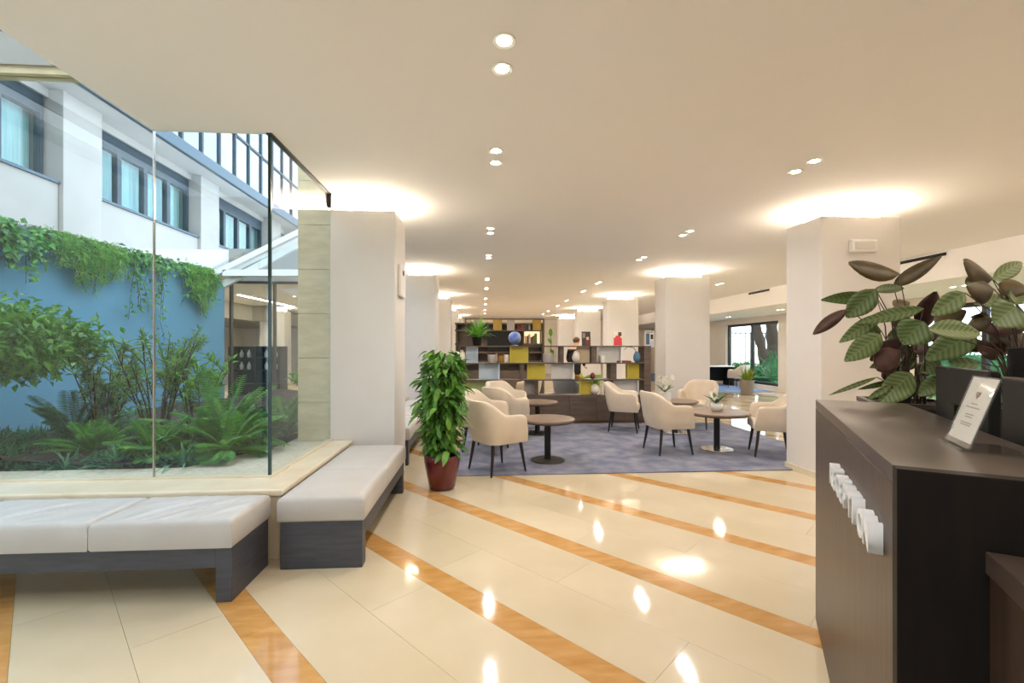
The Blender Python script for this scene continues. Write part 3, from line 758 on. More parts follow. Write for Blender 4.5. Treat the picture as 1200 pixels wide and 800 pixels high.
def chair_proto():
    t = thing('armchair', 'x', 'chair', group='beige leather tub chairs')
    # plan: U shape; local +y is the front
    def rim(v):   # v in 0..1 along the U from right arm front, around the back, to left arm front
        a = abs(v-.5)*2          # 0 at back centre, 1 at arm fronts
        u = min(1, max(0, (a-.22)/.36)); sm = u*u*(3-2*u)
        return .815 - (.815-.655)*sm - .03*max(0, (a-.75)/.25)**2
    def plan(v, off, fl):
        # half width hx, back at -hy; arms reach front
        hx, hb, hf = .285-off, .27-off, .25
        L1 = hf+hb-.16; arc = math.pi*.5*(.16)*2 + 2*(hx-.16)
        tot = 2*L1+arc; s_ = v*tot; r = .16
        if s_ < L1: x, y = hx, hf-s_; nx_, ny_ = 1, 0
        elif s_ < L1+math.pi/2*r:
            a = (s_-L1)/r; x, y = hx-r+r*math.cos(a), -hb+r-r*math.sin(a); nx_, ny_ = math.cos(a), -math.sin(a)
        elif s_ < L1+math.pi/2*r+2*(hx-r):
            x, y = hx-r-(s_-L1-math.pi/2*r), -hb; nx_, ny_ = 0, -1
        elif s_ < L1+math.pi*r+2*(hx-r):
            a = (s_-L1-math.pi/2*r-2*(hx-r))/r; x, y = -hx+r-r*math.sin(a), -hb+r-r*math.cos(a); nx_, ny_ = -math.sin(a), -math.cos(a)
        else: x, y = -hx, -hb+r+(s_-L1-math.pi*r-2*(hx-r)); nx_, ny_ = -1, 0
        return x+nx_*fl, y+ny_*fl
    N = 44; m = MB(); prof = []
    zb = .335
    for i in range(N+1):
        v = i/N; zt = rim(v); a = abs(v-.5)*2
        lean = .07*(1-min(1, a*1.3))
        ring = []
        for (off, zz, k) in ((0, zb+.004, -.035), (0, zb+.05, -.02), (0, .45, 0), (0, .56, .004), (0, zt-.03, .008), (.012, zt-.006, .008), (.03, zt, .008), (.05, zt-.012, .008), (.06, zt-.05, .006), (.062, .47, 0), (.062, .38, -.02)):
            x, y = plan(v, off, k + lean*max(0, (zz-.45)/.36)*1.0)
            fwd = .0
            if a > .9: fwd = -.05*(zz-.335)/.3*(a-.9)/.1
            ring.append((x, y+fwd, zz))
        prof.append(ring)
    K = len(prof[0])
    for ring in prof: m.v += ring
    for i in range(N):
        for k in range(K-1): m.f.append((i*K+k, (i+1)*K+k, (i+1)*K+k+1, i*K+k+1)); m.mi.append(0)
        m.f.append((i*K+K-1, (i+1)*K+K-1, (i+1)*K, i*K)); m.mi.append(0)
    m.f.append(tuple(range(K))); m.f.append(tuple(N*K+k for k in range(K))[::-1]); m.mi += [0, 0]
    auto_smooth(m.build('shell', M['leather'], t), 50)
    se = rounded_slab(-.222, .222, -.205, .255, .36, .455, .035, .014, 10)
    auto_smooth(se.build('seat', M['leather'], t), 60)
    MB().box(-.215, .215, -.19, .23, .335, .362).build('seat_frame', M['leg'], t)
    for sx, sy in ((-1, 1), (1, 1), (-1, -1), (1, -1)):
        MB().tube([(sx*.195, sy*.185, .345), (sx*.215, sy*.205, .18), (sx*.235, sy*.232, 0)], [.021, .018, .011], 8).build('leg', M['leg'], t)
    return t
chair = None
def place_chair(x, y, face, label, col=None, z=CZ):
    global chair
    if chair is None: chair = chair_proto(); o = chair
    else: o = copy_tree(chair)
    o.location = (x, y, z); o['label'] = label
    o.rotation_euler = (0, 0, math.atan2(face[1]-y, face[0]-x) - math.pi/2)
    if col:
        for k in o.children:
            if k.name.split('.')[0] in ('shell', 'seat'):
                k.data = k.data.copy(); k.data.materials[0] = col
    return o
place_chair(.17, 5.20, T1, 'beige tub chair at the very front left of the carpet')
place_chair(.05, 6.22, (.8, 5.85), 'beige tub chair half hidden behind the front left chair')
place_chair(.36, 6.92, T3, 'beige tub chair left of the rear left table, its back to the camera')
place_chair(.42, 7.85, (.95, 7.3), 'beige tub chair farthest back on the left, by the shelf')
place_chair(2.49, 5.98, (3.2, 6.05), 'beige tub chair left of the table with the short orchid')
place_chair(3.78, 5.72, (3.15, 5.98), 'beige tub chair on the right, beside the broad column')
place_chair(2.40, 7.58, (3.2, 7.25), 'beige tub chair standing against the shelf, centre of the lounge')
place_chair(3.82, 7.85, (3.25, 7.3), 'beige tub chair behind the orchids, back to the column')
M['lime'] = mat('lime_leather', '#b9c22c', .5); M['greyfab'] = mat('blue_grey_fabric', '#8f94a0', .7); M['greenfab'] = mat('green_fabric', '#86a628', .6)
place_chair(-.40, 10.3, (.4, 10.6), 'lime yellow tub chair behind the left end of the shelf', M['lime'], 0)
place_chair(1.05, 10.4, (.4, 10.6), 'pale tub chair behind the shelf, near the lime yellow one', None, 0)
place_chair(1.85, 9.55, (2.5, 10.2), 'blue grey tub chair just behind the middle of the shelf', M['greyfab'], 0)
place_chair(2.35, 10.3, (1.9, 10.9), 'green tub chair behind the middle of the shelf', M['greenfab'], 0)
place_chair(9.02, 15.5, (8.6, 16.4), 'beige chair by the dark desk in the garden window room', None, CZ)

# orchids
def orchid(loc, label, h, nfl, nleaf, pr, ph, sq):
    t = thing('potted_orchid', label, 'plant', loc)
    if sq: MB().box(-pr, pr, -pr, pr, 0, ph).build('pot', M['white'], t, bevel=.006)
    else: MB().lathe([(pr*.7, 0), (pr*.95, ph*.5), (pr, ph), (pr*.85, ph), (pr*.8, ph*.8)], 20).build('pot', M['white'], t, smooth=True)
    for i in range(nleaf):
        a = i*2.4+.4; lf = leaf_mesh(.215, .062, .45); o = bpy.data.objects.new('leaf', lf); C.objects.link(o); o.parent = t
        lf.materials.append(G['orchid']); lf.materials.append(G['orchid'])
        o.location = (0, 0, ph-.01); o.rotation_euler = (R(rnd.uniform(25, 60)), 0, a)
    for k in range(2 if nfl > 6 else 1):
        sg = 1 if k else -1
        pth = [Vector((0, 0, ph*.8)), Vector((sg*.01, .0, ph+h*.5)), Vector((sg*.05, .02*sg, ph+h*.9)), Vector((sg*.12, .03*sg, ph+h*.95))]
        MB().tube(pth, .003, 5).build('stem', G['orchid'], t)
        for q in range(nfl//2):
            v = .8 + 2.2*q/max(1, nfl//2-1); j = min(int(v), 2); p = pth[j].lerp(pth[j+1], v-j)
            f = MB()
            for w_ in range(5):
                a = w_*2*math.pi/5+.3; d = Vector((math.cos(a), -.25, math.sin(a))); sd = Vector((-math.sin(a), 0, math.cos(a)))
                o = len(f.v); f.v += [(0, 0, 0), tuple(d*.034+sd*.026), tuple(d*.058), tuple(d*.034-sd*.026)]; f.f.append((o, o+1, o+2, o+3)); f.mi.append(0)
            f.tube([(0, 0, 0), (0, -.012, 0)], [.006, .003], 6)
            fo = f.build('flower', M['petal'], t); fo.location = p + Vector((rnd.uniform(-.02, .02), -.01, rnd.uniform(-.015, .015))); fo.rotation_euler = (rnd.uniform(-.4, .4), 0, rnd.uniform(-.9, .9))
    return t
def leaf_mesh(L, W, droop=.4, seg=7, th=.0016, wavy=0.):
    """solid leaf along +y, top face material 0, underside material 1"""
    m = MB(); rows = []
    for k in range(seg+1):
        v = k/seg; w_ = W*.5*max(.02, math.sin(math.pi*(v**.85)*.97+.03))**.8
        y = L*v*(1-.15*droop*v); z = -droop*L*.5*v*v
        rows.append([(-w_, y, z+w_*.25), (-w_*.55, y, z+w_*.05), (0, y, z-w_*.12), (w_*.55, y, z+w_*.05), (w_, y, z+w_*.25)])
    o = 0
    for r in rows: m.v += r
    nb = len(m.v)
    for r in rows: m.v += [(x, y, z-th) for x, y, z in r]
    for k in range(seg):
        for i in range(4):
            a = k*5+i; m.f.append((a, a+1, a+6, a+5)); m.mi.append(0); b_ = nb+a; m.f.append((b_, b_+5, b_+6, b_+1)); m.mi.append(1)
        a = k*5; m.f.append((a, a+5, nb+a+5, nb+a)); m.mi.append(0); a = k*5+4; m.f.append((a, nb+a, nb+a+5, a+5)); m.mi.append(0)
    me = bpy.data.meshes.new('leaf'); me.from_pydata(m.v, [], m.f); me.polygons.foreach_set('material_index', m.mi)
    me.polygons.foreach_set('use_smooth', [True]*len(m.f)); me.update(); return me
orchid((3.22, 6.06, CZ+.525), 'short orchid with broad leaves in a white pot on the right table', .12, 4, 7, .08, .11, False)
orchid((3.02, 7.36, CZ+.525), 'tall white flowering orchid in a square white pot', .24, 20, 5, .075, .14, True)

# ------------------------------------------------------------------ red potted plant
t = thing('potted_plant', 'bushy green plant in a tapered oxblood pot between bench and carpet', 'plant', (-.40, 4.60, 0))
MB().lathe([(.115, 0), (.13, .02), (.175, .26), (.182, .34), (.17, .345), (.16, .30)], 36).build('pot', M['redpot'], t, smooth=True)
MB().lathe([(.001, .295), (.162, .30)], 24).build('soil', M['soil'], t)
st = MB()
for i in range(6):
    a = i*1.05; st.tube([(math.cos(a)*.05, math.sin(a)*.05, .28), (math.cos(a)*.07, math.sin(a)*.07, .8), (math.cos(a+.4)*.10, math.sin(a+.4)*.10, 1.24)], [.012, .01, .006], 6)
st.build('stems', M['bark'], t)
lm = []
for (L, W, dr) in ((.13, .055, .5), (.11, .045, .8), (.15, .06, .9)):
    for mm in ('pothos', 'pothosl'):
        me = leaf_mesh(L, W, dr, 4); me.materials.append(G[mm]); me.materials.append(G[mm]); lm.append(me)
for i in range(285):
    z = .36 + (i/285)**.95*1.03; a = i*2.399; prof = .24 if z > .95 else (.18 if z < .55 else .225)
    prof += .03*math.sin(z*9)
    r = prof*rnd.uniform(.35, .95)
    if z > 1.25: r *= max(.3, 1-(z-1.25)*2.6)
    o = bpy.data.objects.new('leaf', lm[rnd.randrange(6) if rnd.random() < .5 else rnd.randrange(3)*2]); C.objects.link(o); o.parent = t
    o.location = (math.cos(a)*r, math.sin(a)*r, z); o.rotation_euler = (R(rnd.uniform(-75, 15)), rnd.uniform(-.4, .4), a-math.pi/2+rnd.uniform(-.6, .6)); s_ = rnd.uniform(.85, 1.3); o.scale = (s_, s_, s_)

n = 900; zz_ = rng.uniform(.36, 1.32, n); aa_ = rng.uniform(0, 6.283, n); rr_ = rng.uniform(.02, .20, n)*np.where(zz_ < .6, .75, 1.0)
cloud_obj('inner_leaves', G['pothos'], t, np.stack([np.cos(aa_)*rr_, np.sin(aa_)*rr_, zz_], 1), np.stack([np.cos(aa_), np.sin(aa_), rng.uniform(-1.2, .3, n)], 1), rdir(n)*.4+np.array([0, 0, 1]), rng.uniform(.07, .12, n), rng.uniform(.03, .05, n))

# ------------------------------------------------------------------ room divider shelf
SY = 8.38; SD = .34
XL, XR = at(536, 450, SY).x, at(763, 450, SY).x
ZS = [at(650, y, SY).z for y in (463, 444.6, 425, 405)]      # shelf levels
def sx(px): return at(px, 430, SY).x
t = thing('shelf_unit', 'long dark oak divider shelf with coloured panels behind the lounge', 'shelf', ((XL+XR)/2, SY, 0)); ox = (XL+XR)/2
def sbox(x0, x1, y0, y1, z0, z1, nm, m, par=None, bev=.002): return MB().box(x0-ox, x1-ox, y0, y1, z0, z1).build(nm, M[m], par or t, bevel=bev)
sbox(XL, XR-.06, .03, SD, .012, .05, 'kick', 'shelf'); sbox(XL, XR, .02, SD, .05, ZS[0]-.02, 'plinth', 'shelf')
nd = 7
for i in range(nd):
    a = XL+(XR-XL)*i/nd; sbox(a+.003, a+(XR-XL)/nd-.003, 0, .019, .055, ZS[0]-.022, 'cabinet_door', 'shelf')
for z in ZS: sbox(XL, XR, 0, SD, z-.02, z, 'shelf_board', 'shelf')
def post(px0, px1, lv, m='shelf'): sbox(sx(px0), sx(px1), .02, SD-.02, ZS[lv], ZS[lv+1]-.02, 'upright', m)
for lv in range(3): sbox(XR-.13, XR, 0, SD, ZS[lv], ZS[lv+1]-.02, 'end_upright', 'shelf')
for a_, b_, lv in ((657, 661, 2), (694, 700, 2), (610, 613, 1), (716, 723, 1), (627, 631, 0), (537, 539, 2), (713, 719, 0)): post(a_, b_, lv)
def panel(px0, px1, lv, m, ang=0.): # coloured divider boxes: back board with folded side cheek
    a, b_ = sx(px0), sx(px1)
    o = sbox(a, b_, SD*.40, SD*.40+.018, ZS[lv]+.001, ZS[lv+1]-.021, 'panel', m)
    if ang > 0: sbox(a, a+.016, .02, SD*.40, ZS[lv]+.001, ZS[lv+1]-.021, 'cheek', m)
    if ang < 0: sbox(b_-.016, b_, .02, SD*.40, ZS[lv]+.001, ZS[lv+1]-.021, 'cheek', m)
for q in ((546, 560, 2, 'pblue', -1), (598, 620, 2, 'pyellow', 1), (677, 693, 2, 'pbeige', 0), (703, 729, 2, 'pwhite', -1),
          (561, 585.5, 1, 'pblue', -1), (618.5, 640, 1, 'pyellow', 1), (647, 673, 1, 'pwhite', -1), (736, 752, 1, 'pyellow', 1),
          (549, 572, 0, 'pgreen', -1), (680, 696, 0, 'pyellow', 1), (721, 749, 0, 'pwhite', -1), (538, 548, 0, 'pgreen', 1), (615, 628, 0, 'pgrey', -1)): panel(*q)

def vase(px, py, lv, prof, m, label, cat='vase', dy=.12, nm='vase'):
    x = sx(px); z = ZS[lv]
    o = MB().lathe(prof, 22).build(nm, M[m], loc=(x, SY+dy, z+.001), smooth=True); return tag(o, label, cat)
M['bluevase'] = mat('blue_glaze', '#4f7391', .25); M['cream'] = mat('cream_glaze', '#e8dfd0', .35); M['greyc'] = mat('grey_ceramic', '#aaa39b', .5); M['brass'] = mat('warm_brass', '#b98a4a', .35, metal=.7)
M['red'] = mat('red_print', '#c9343c', .5); M['darkred'] = mat('dark_red', '#7a2a2e', .5); M['skin'] = mat('skin', '#d8a988', .55); M['skinprint'] = mat('skin_print', '#e6bf9a', .6); M['darkprint'] = mat('dark_print', '#3c2f2b', .5)
egg = lambda r, h: [(r*.45, 0), (r*.85, h*.2), (r, h*.45), (r*.8, h*.75), (r*.45, h*.95), (r*.4, h), (r*.3, h*.97)]
cyl = lambda r, h: [(r*.95, 0), (r, h*.05), (r, h*.95), (r*.97, h), (r*.8, h), (r*.78, h*.9)]
vase(540, 0, 2, egg(.085, .24), 'cream', 'white egg-shaped vase at the left end of the top compartment row')
vase(577, 0, 2, cyl(.08, .15), 'greyc', 'grey cylinder pot beside the pale blue panel')
vase(588, 0, 2, cyl(.055, .13), 'brass', 'brass tumbler left of the mustard panel in the top row', 'tumbler', nm='tumbler')
vase(594, 0, 2, cyl(.05, .15), 'cream', 'slim cream pot touching the mustard panel in the top row')
vase(644, 0, 2, cyl(.11, .17), 'greyc', 'grey striped pot holding the tall leaf plant', 'pot', nm='pot')
vase(676, 0, 2, egg(.075, .22), 'cream', 'cream vase in front of the beige panel', dy=.08)
vase(707, 0, 2, cyl(.05, .13), 'cream', 'small cream candle holder before the white top panel', 'candle holder', dy=.07, nm='candle_holder')
vase(748, 0, 2, egg(.07, .21), 'bluevase', 'blue bottle vase at the right end of the top row', dy=.08)
vase(699, 0, 0, egg(.09, .20), 'cream', 'white round vase with leaves in the bottom row', dy=.1)
vase(696, 0, 1, egg(.05, .12), 'darkred', 'dark red goblet on the middle shelf, right of the white panel', dy=.1)
vase(683, 0, 1, egg(.045, .11), 'pyellow', 'yellow cup on the middle shelf right of the white panel', 'cup', nm='cup')
vase(678, 0, 1, cyl(.05, .08), 'brass', 'brass bowl on the middle shelf beside the white panel', 'bowl', nm='bowl')
vase(590, 0, 0, cyl(.05, .06), 'brass', 'low brass bowl on the bottom row near the sage panel', 'bowl', nm='bowl')
o = MB().tube([(0, 0, 0), (-.05, 0, .08), (-.16, 0, .10), (-.24, 0, .04)], [.006, .006, .006, .004], 6).build('dry_branch', M['bark'], loc=(sx(748)-.01, SY+.08, ZS[2]+.20)); tag(o, 'bent dry branch stuck in the blue bottle vase', 'branch')
o = rounded_slab(-.13, .13, -.05, .05, 0, .035, .015, .004, 5).build('dish', M['darkred'], loc=(sx(733), SY+.1, ZS[2]+.001)); tag(o, 'flat dark red dish beside the blue bottle vase', 'dish')
# globe on top
t = thing('globe', 'blue world globe standing on top of the shelf', 'globe', (sx(603.5), SY+.15, ZS[3]))
M['ocean'] = mat('globe_print', '#4a5fae', .3, col2='#8fa6d6', scale=9)
MB().lathe([(.07, 0), (.07, .012), (.015, .02), (.012, .05)], 18).build('stand', M['steel'], t)
R_ = .115
MB().lathe([(max(.001, R_*math.sin(math.pi*k/14)), .15-R_*math.cos(math.pi*k/14)) for k in range(15)], 28).build('sphere', M['ocean'], t, smooth=True)
MB().tube([(math.sin(a)*.122, 0, .15-math.cos(a)*.122) for a in [math.pi*k/16 for k in range(17)]], .004, 6).build('meridian_ring', M['steel'], t)
# spider plant on top
t = thing('potted_plant', 'bright green spider plant in a black pot on top of the shelf', 'plant', (sx(559), SY+.16, ZS[3]))
MB().lathe([(.07, 0), (.075, .01), (.10, .15), (.105, .16), (.09, .16), (.085, .13)], 24).build('pot', M['black'], t, smooth=True)
m = MB()
for i in range(90):
    a = rnd.uniform(0, 6.28); el = rnd.uniform(.5, 1.5); p = Vector((math.cos(a)*.04, math.sin(a)*.04, .14)); d = Vector((math.cos(a)*math.cos(el), math.sin(a)*math.cos(el)*.6, math.sin(el))); sd = Vector((-math.sin(a), math.cos(a), 0)); ln = rnd.uniform(.25, .45); o = len(m.v)
    for k in range(6):
        ww = .03*math.sin(math.pi*(.15+.83*k/5)); m.v += [tuple(p-sd*ww/2), tuple(p+sd*ww/2)]; p = p+d*ln/5; d = (d+Vector((0, 0, -.26))).normalized()
    for k in range(5): m.f.append((o+2*k, o+2*k+1, o+2*k+3, o+2*k+2)); m.mi.append(0)
m.build('leaves', G['spider'], t)['kind'] = 'stuff'
# framed dark photo and red magazine on top
def standing_print(px, w_, h_, label, cat, nm, cols):
    t = thing(nm, label, cat, (sx(px), SY+.14, ZS[3]))
    o = MB().box(-w_/2, w_/2, -.008, .012, 0, h_).build('board', M[cols[0]], t, bevel=.002); o.rotation_euler = (R(-4), 0, 0)
    for (x0, x1, z0, z1, m_) in cols[1]:
        q = MB().box(x0*w_, x1*w_, -.0095, -.0085, z0*h_, z1*h_).build('print', M[m_], t); q.rotation_euler = (R(-4), 0, 0)
    s_ = MB().box(-.02, .02, .02, .09, 0, .015).build('prop', M['black'], t)
standing_print(689, .165, .27, 'dark portrait book standing on top of the shelf', 'book', 'portrait_book', ('darkprint', ((-.05, .35, .05, .42, 'darkred'), (.02, .3, .42, .62, 'skinprint'), (-.45, -.1, .55, .9, 'greypot'))))
standing_print(726.5, .17, .27, 'red and cream magazine standing on top of the shelf', 'magazine', 'magazine', ('cream', ((-.45, .48, .02, .58, 'red'), (-.25, .3, .5, .72, 'red'), (.05, .45, .68, .97, 'darkprint'), (-.12, .08, .70, .84, 'skinprint'))))
# tall leaf plant in the grey pot
t = thing('foliage_plant', 'stem with two upright green leaves rising from the grey striped pot', 'plant', (sx(646), SY+.12, ZS[2]+.15))
MB().tube([(0, 0, -.02), (.02, 0, .2), (0, .0, .42)], .005, 5).build('stem', G['orchid'], t)
for z, a, e in ((.34, 2.9, 70), (.10, 3.4, -30), (.2, .3, 50)):
    me = leaf_mesh(.17, .07, .2); me.materials.append(G['spider']); me.materials.append(G['spider']); o = bpy.data.objects.new('leaf', me); C.objects.link(o); o.parent = t; o.location = (.01, 0, z); o.rotation_euler = (R(e), 0, a)
t = thing('leaf_bunch', 'green leaves in the white round vase on the bottom row', 'plant', (sx(699), SY+.1, ZS[0]+.18))
for i in range(8):
    me = leaf_mesh(.15, .05, .3); me.materials.append(G['spider']); me.materials.append(G['spider']); o = bpy.data.objects.new('leaf', me); C.objects.link(o); o.parent = t; o.rotation_euler = (R(rnd.uniform(20, 75)), 0, i*.8)

# small display just right of the shelf
t = thing('display_stand', 'slim stand with a blue and white print right of the shelf end', 'display', (at(761, 400, 9.6).x, 9.6, 0))
MB().lathe([(.13, 0), (.13, .012), (.012, .02), (.012, 1.42)], 20).build('pole', M['steel'], t)
MB().box(-.10, .10, -.012, .0, 1.42, 1.78).build('board', M['white'], t)
for x0, x1, z0, z1, m_ in ((-.08, .0, 1.48, 1.72, 'bluevase'), (.02, .08, 1.60, 1.70, 'frame'), (-.07, .07, 1.73, 1.76, 'greyc'), (.02, .07, 1.45, 1.55, 'pblue')): MB().box(x0, x1, -.0135, -.0125, z0, z1).build('print', M[m_], t)

# back bookcase far behind
BY = 13.2
bl, br, bt = at(533, 400, BY).x, at(637, 400, BY).x, at(590, 373, BY).z
t = thing('bookcase', 'tall dark bookcase with a screen and lit niches behind the shelf', 'bookcase', ((bl+br)/2, BY, 0)); ox2 = (bl+br)/2
def kb(x0, x1, y0, y1, z0, z1, nm, m, par=None): return MB().box(x0-ox2, x1-ox2, y0, y1, z0, z1).build(nm, M[m], par or t)
bx = lambda px: at(px, 400, BY).x
bz = lambda py: at(590, py, BY).z
kb(bl, br, .36, .40, 0, bz(379), 'back_panel', 'shelf'); kb(bl, br, 0, .36, 0, .75, 'base_cabinet', 'shelf')
for px in (534, 571, 613, 635): kb(bx(px), bx(px)+.04, 0, .36, .75, bz(379), 'upright', 'shelf')
for py in (379, 387, 403, 413, 424): kb(bl, br, 0, .36, bz(py)-.02, bz(py)+.02, 'shelf_board', 'shelf')
fr_ = MB(); fr_.box(bx(545)-ox2, bx(637)-ox2, -.06, -.02, bt-.04, bt); fr_.box(bx(545)-ox2, bx(545)-ox2+.04, -.06, -.02, 0, bt); fr_.box(bx(636)-ox2, bx(636)-ox2+.04, -.06, -.02, 0, bt); fr_.build('front_frame', M['shelf'], t)
for a_, b_, m_ in ((555, 564, 'pgrey'), (578, 588, 'polive'), (594, 603, 'pgrey'), (624, 634, 'polive')): kb(bx(a_), bx(b_), -.05, -.03, bz(387), bz(374), 'sliding_panel', m_)
M['niche'] = mat('lit_niche_back', '#f3c48c', .6, emit=1.6)
kb(bx(614), bx(634), .34, .355, bz(402), bz(388), 'niche_light_panel', 'niche')
sc = kb(bx(571), bx(613)-.01, -.01, .05, bz(411), bz(388), 'screen', 'black')
# rows of books
BC = [mat('book_%d' % i, c_, .6) for i, c_ in enumerate(('#7a2f2a', '#2f4a6b', '#c9b58f', '#4a3c34', '#8d8f92', '#a65a3a', '#5a6b3f'))]
k = 0; wher = {0: 'top row of the far bookcase', 1: 'lit niche of the far bookcase', 2: 'lower row of the far bookcase'}
for r_, (p0, p1, py) in enumerate(((604, 623, 387), (614, 632, 403), (574, 610, 424))):
    x = bx(p0)+.05; n_ = 0; bks = []
    while x < bx(p1)-.06:
        w_ = rnd.uniform(.035, .07); h_ = rnd.uniform(.14, .18) if r_ == 0 else rnd.uniform(.18, .3); bks.append((x, w_, h_)); x += w_+.004
    for i, (x, w_, h_) in enumerate(bks):
        o = MB().box(0, w_, 0, .2, 0, h_).build('book', BC[rnd.randrange(7)], bevel=.003, loc=(x, BY+.08, bz(py)+.021))
        tag(o, 'book %s from the left in the %s' % ((ORD+['thirteenth', 'fourteenth', 'fifteenth', 'sixteenth', 'seventeenth', 'eighteenth', 'nineteenth', 'twentieth', 'twenty-first', 'twenty-second'])[i], wher[r_]), 'book', 'books in the far bookcase')

# ------------------------------------------------------------------ person in black behind the shelf
def skinned(name, verts, edges, rad, m, parent, sub=2):
    me = bpy.data.meshes.new(name); me.from_pydata(verts, edges, []); me.materials.append(m)
    o = bpy.data.objects.new(name, me); C.objects.link(o); o.parent = parent
    md = o.modifiers.new('skin', 'SKIN'); md.use_smooth_shade = True
    for i, r in enumerate(rad): me.skin_vertices[0].data[i].radius = r if isinstance(r, tuple) else (r, r)
    me.skin_vertices[0].data[0].use_root = True
    sb = o.modifiers.new('sub', 'SUBSURF'); sb.levels = sub; sb.render_levels = sub
    return o
hp = at(676.5, 401, 12.4)
t = thing('person', 'person in black clothes standing behind the shelf, leaning to the right', 'person', (hp.x-.085, 12.4, 0), rz=R(-38))
# local +y = facing direction (to the right in view); figure 1.66 tall leaning forward
V = [(0,0,.92),(0,.02,1.10),(0,.06,1.28),(0,.09,1.38),(0,.115,1.45),(0,.14,1.51),(0,.15,1.60),(0,.145,1.66),
     (.17,.07,1.34),(.23,.08,1.10),(.20,.22,.92),(.19,.30,.88),(-.17,.07,1.34),(-.23,.08,1.10),(-.20,.22,.92),(-.19,.30,.88),
     (.10,0,.86),(.11,.02,.48),(.11,-.02,.09),(.12,.14,.035),(-.10,0,.86),(-.11,.02,.48),(-.11,-.02,.09),(-.12,.14,.035)]
E_ = [(0,1),(1,2),(2,3),(3,4),(4,5),(5,6),(6,7),(3,8),(8,9),(9,10),(10,11),(3,12),(12,13),(13,14),(14,15),(0,16),(16,17),(17,18),(18,19),(0,20),(20,21),(21,22),(22,23)]
Rd = [(.17,.12),(.17,.125),(.18,.14),(.14,.11),.055,(.065,.08),(.072,.09),(.05,.06),.065,.05,.036,(.035,.02),.065,.05,.036,(.035,.02),.09,.06,.045,(.04,.03),.09,.06,.045,(.04,.03)]
body = skinned('body', V, E_, Rd, M['skin'], t)
cl = [0,1,2,3,8,9,10,12,13,14,16,17,18,20,21,22]; ix = {v_: i for i, v_ in enumerate(cl)}
M['blackcloth'] = mat('black_cloth', '#161414', .85)
skinned('black_suit', [V[i] for i in cl], [(ix[a], ix[b_]) for a, b_ in E_ if a in ix and b_ in ix], [tuple(q*1.12+.006 for q in (Rd[i] if isinstance(Rd[i], tuple) else (Rd[i],)*2)) for i in cl], M['blackcloth'], t)
hair = MB().lathe([(max(.002, .094*math.sin(math.pi*k/12)), -.10*math.cos(math.pi*k/12)) for k in range(13)], 20).build('hair', mat('brown_hair', '#4a2c16', .6), t, smooth=True)
hair.location = (0, .128, 1.632); hair.rotation_euler = (R(18), 0, 0); hair.scale = (1, 1.12, .85)
for sgn in (-1, 1):
    fg = []
    for k in range(4): fg.append(((sgn*(.17+.016*k), .32, .875), (sgn*(.17+.016*k), .375-.01*abs(k-1.5), .855), (sgn*(.17+.016*k), .40-.01*abs(k-1.5), .83)))
    fg.append(((sgn*.165, .30, .89), (sgn*.145, .33, .875), (sgn*.14, .355, .86)))
    h = MB()
    for q in fg: h.tube(q, [.010, .009, .007], 6)
    h.build('fingers', M['skin'], t, smooth=True)
    MB().lathe([(.004, -.03), (.02, 0), (.004, .03)], 10).build('ear', M['skin'], t, smooth=True, loc=(sgn*.082, .14, 1.575))
MB().tube([(0, .235, 1.60), (0, .262, 1.572), (0, .245, 1.56)], [.008, .014, .010], 8).build('nose', M['skin'], t, smooth=True)

# ------------------------------------------------------------------ reception counter
A0 = (.912, .945); CA = R(-31.9)
def loc2w(x, y, z=0): return Vector((A0[0]+x*math.cos(CA)-y*math.sin(CA), A0[1]+x*math.sin(CA)+y*math.cos(CA), z))
CH, CLEN, CW = 1.135, 1.54, .365
t = thing('reception_counter', 'dark oak reception counter with raised white lettering', 'counter', (A0[0], A0[1], 0), CA)
MB().box(0, .035, .036, CLEN, 0, CH-.042).build('front_panel', M['counter'], t, bevel=.002)
MB().box(0, CW+.42, 0, .035, 0, CH).build('end_panel', M['countershade'], t, bevel=.002)  # near end turned from the light, its shade comes from the veneer colour
MB().box(.036, CW, CLEN-.035, CLEN, 0, CH-.042).build('end_panel', M['counter'], t, bevel=.002)
MB().box(CW-.02, CW, .036, CLEN-.036, 0, CH-.042).build('inner_panel', M['counter'], t)
MB().prism([(0, .0355), (CW+.42, .0355), (CW+.42, .06), (CW, .34), (CW, CLEN), (0, CLEN)], CH-.04, CH).build('counter_top', M['countertop'], t, bevel=.002)
MB().box(CW+.002, 1.15, 0.0, CLEN-.05, .72, .75).build('desk_top', M['countertop'], t)
MB().box(1.10, 1.15, 0.0, CLEN-.05, 0, .72).build('desk_side', M['counter'], t)
# raised letters on the front panel, read from the front (outside) side
txt = 'RECEPTION'; lt0 = CLEN-.46; pos = 1.20; step = .094
y0l, y1l = .785, .115   # far and near end along the panel
dg = bpy.context.evaluated_depsgraph_get()
def letter_mesh(ch, size, depth):
    cu = bpy.data.curves.new('letter', 'FONT'); cu.body = ch; cu.size = size; cu.extrude = depth/2; cu.offset = .0022
    ob = bpy.data.objects.new('tmp', cu); C.objects.link(ob); bpy.context.view_layer.update()
    d_ = bpy.context.evaluated_depsgraph_get(); me = bpy.data.meshes.new_from_object(ob.evaluated_get(d_))
    bpy.data.objects.remove(ob); bpy.data.curves.remove(cu); return me
for i, ch in enumerate(txt):
    me = letter_mesh(ch, .102, .03); me.materials.clear(); me.materials.append(M['letter']); me.name = 'letter'
    o = bpy.data.objects.new('letter', me); C.objects.link(o); o.parent = t
    # text x axis runs from far to near along the panel, text up = z, facing local -x
    o.matrix_local = Matrix.Translation((-.016, y0l+(y1l-y0l)*(i/9.0), .90)) @ Matrix(((0, 0, -1, 0), (-1, 0, 0, 0), (0, 1, 0, 0), (0, 0, 0, 1)))
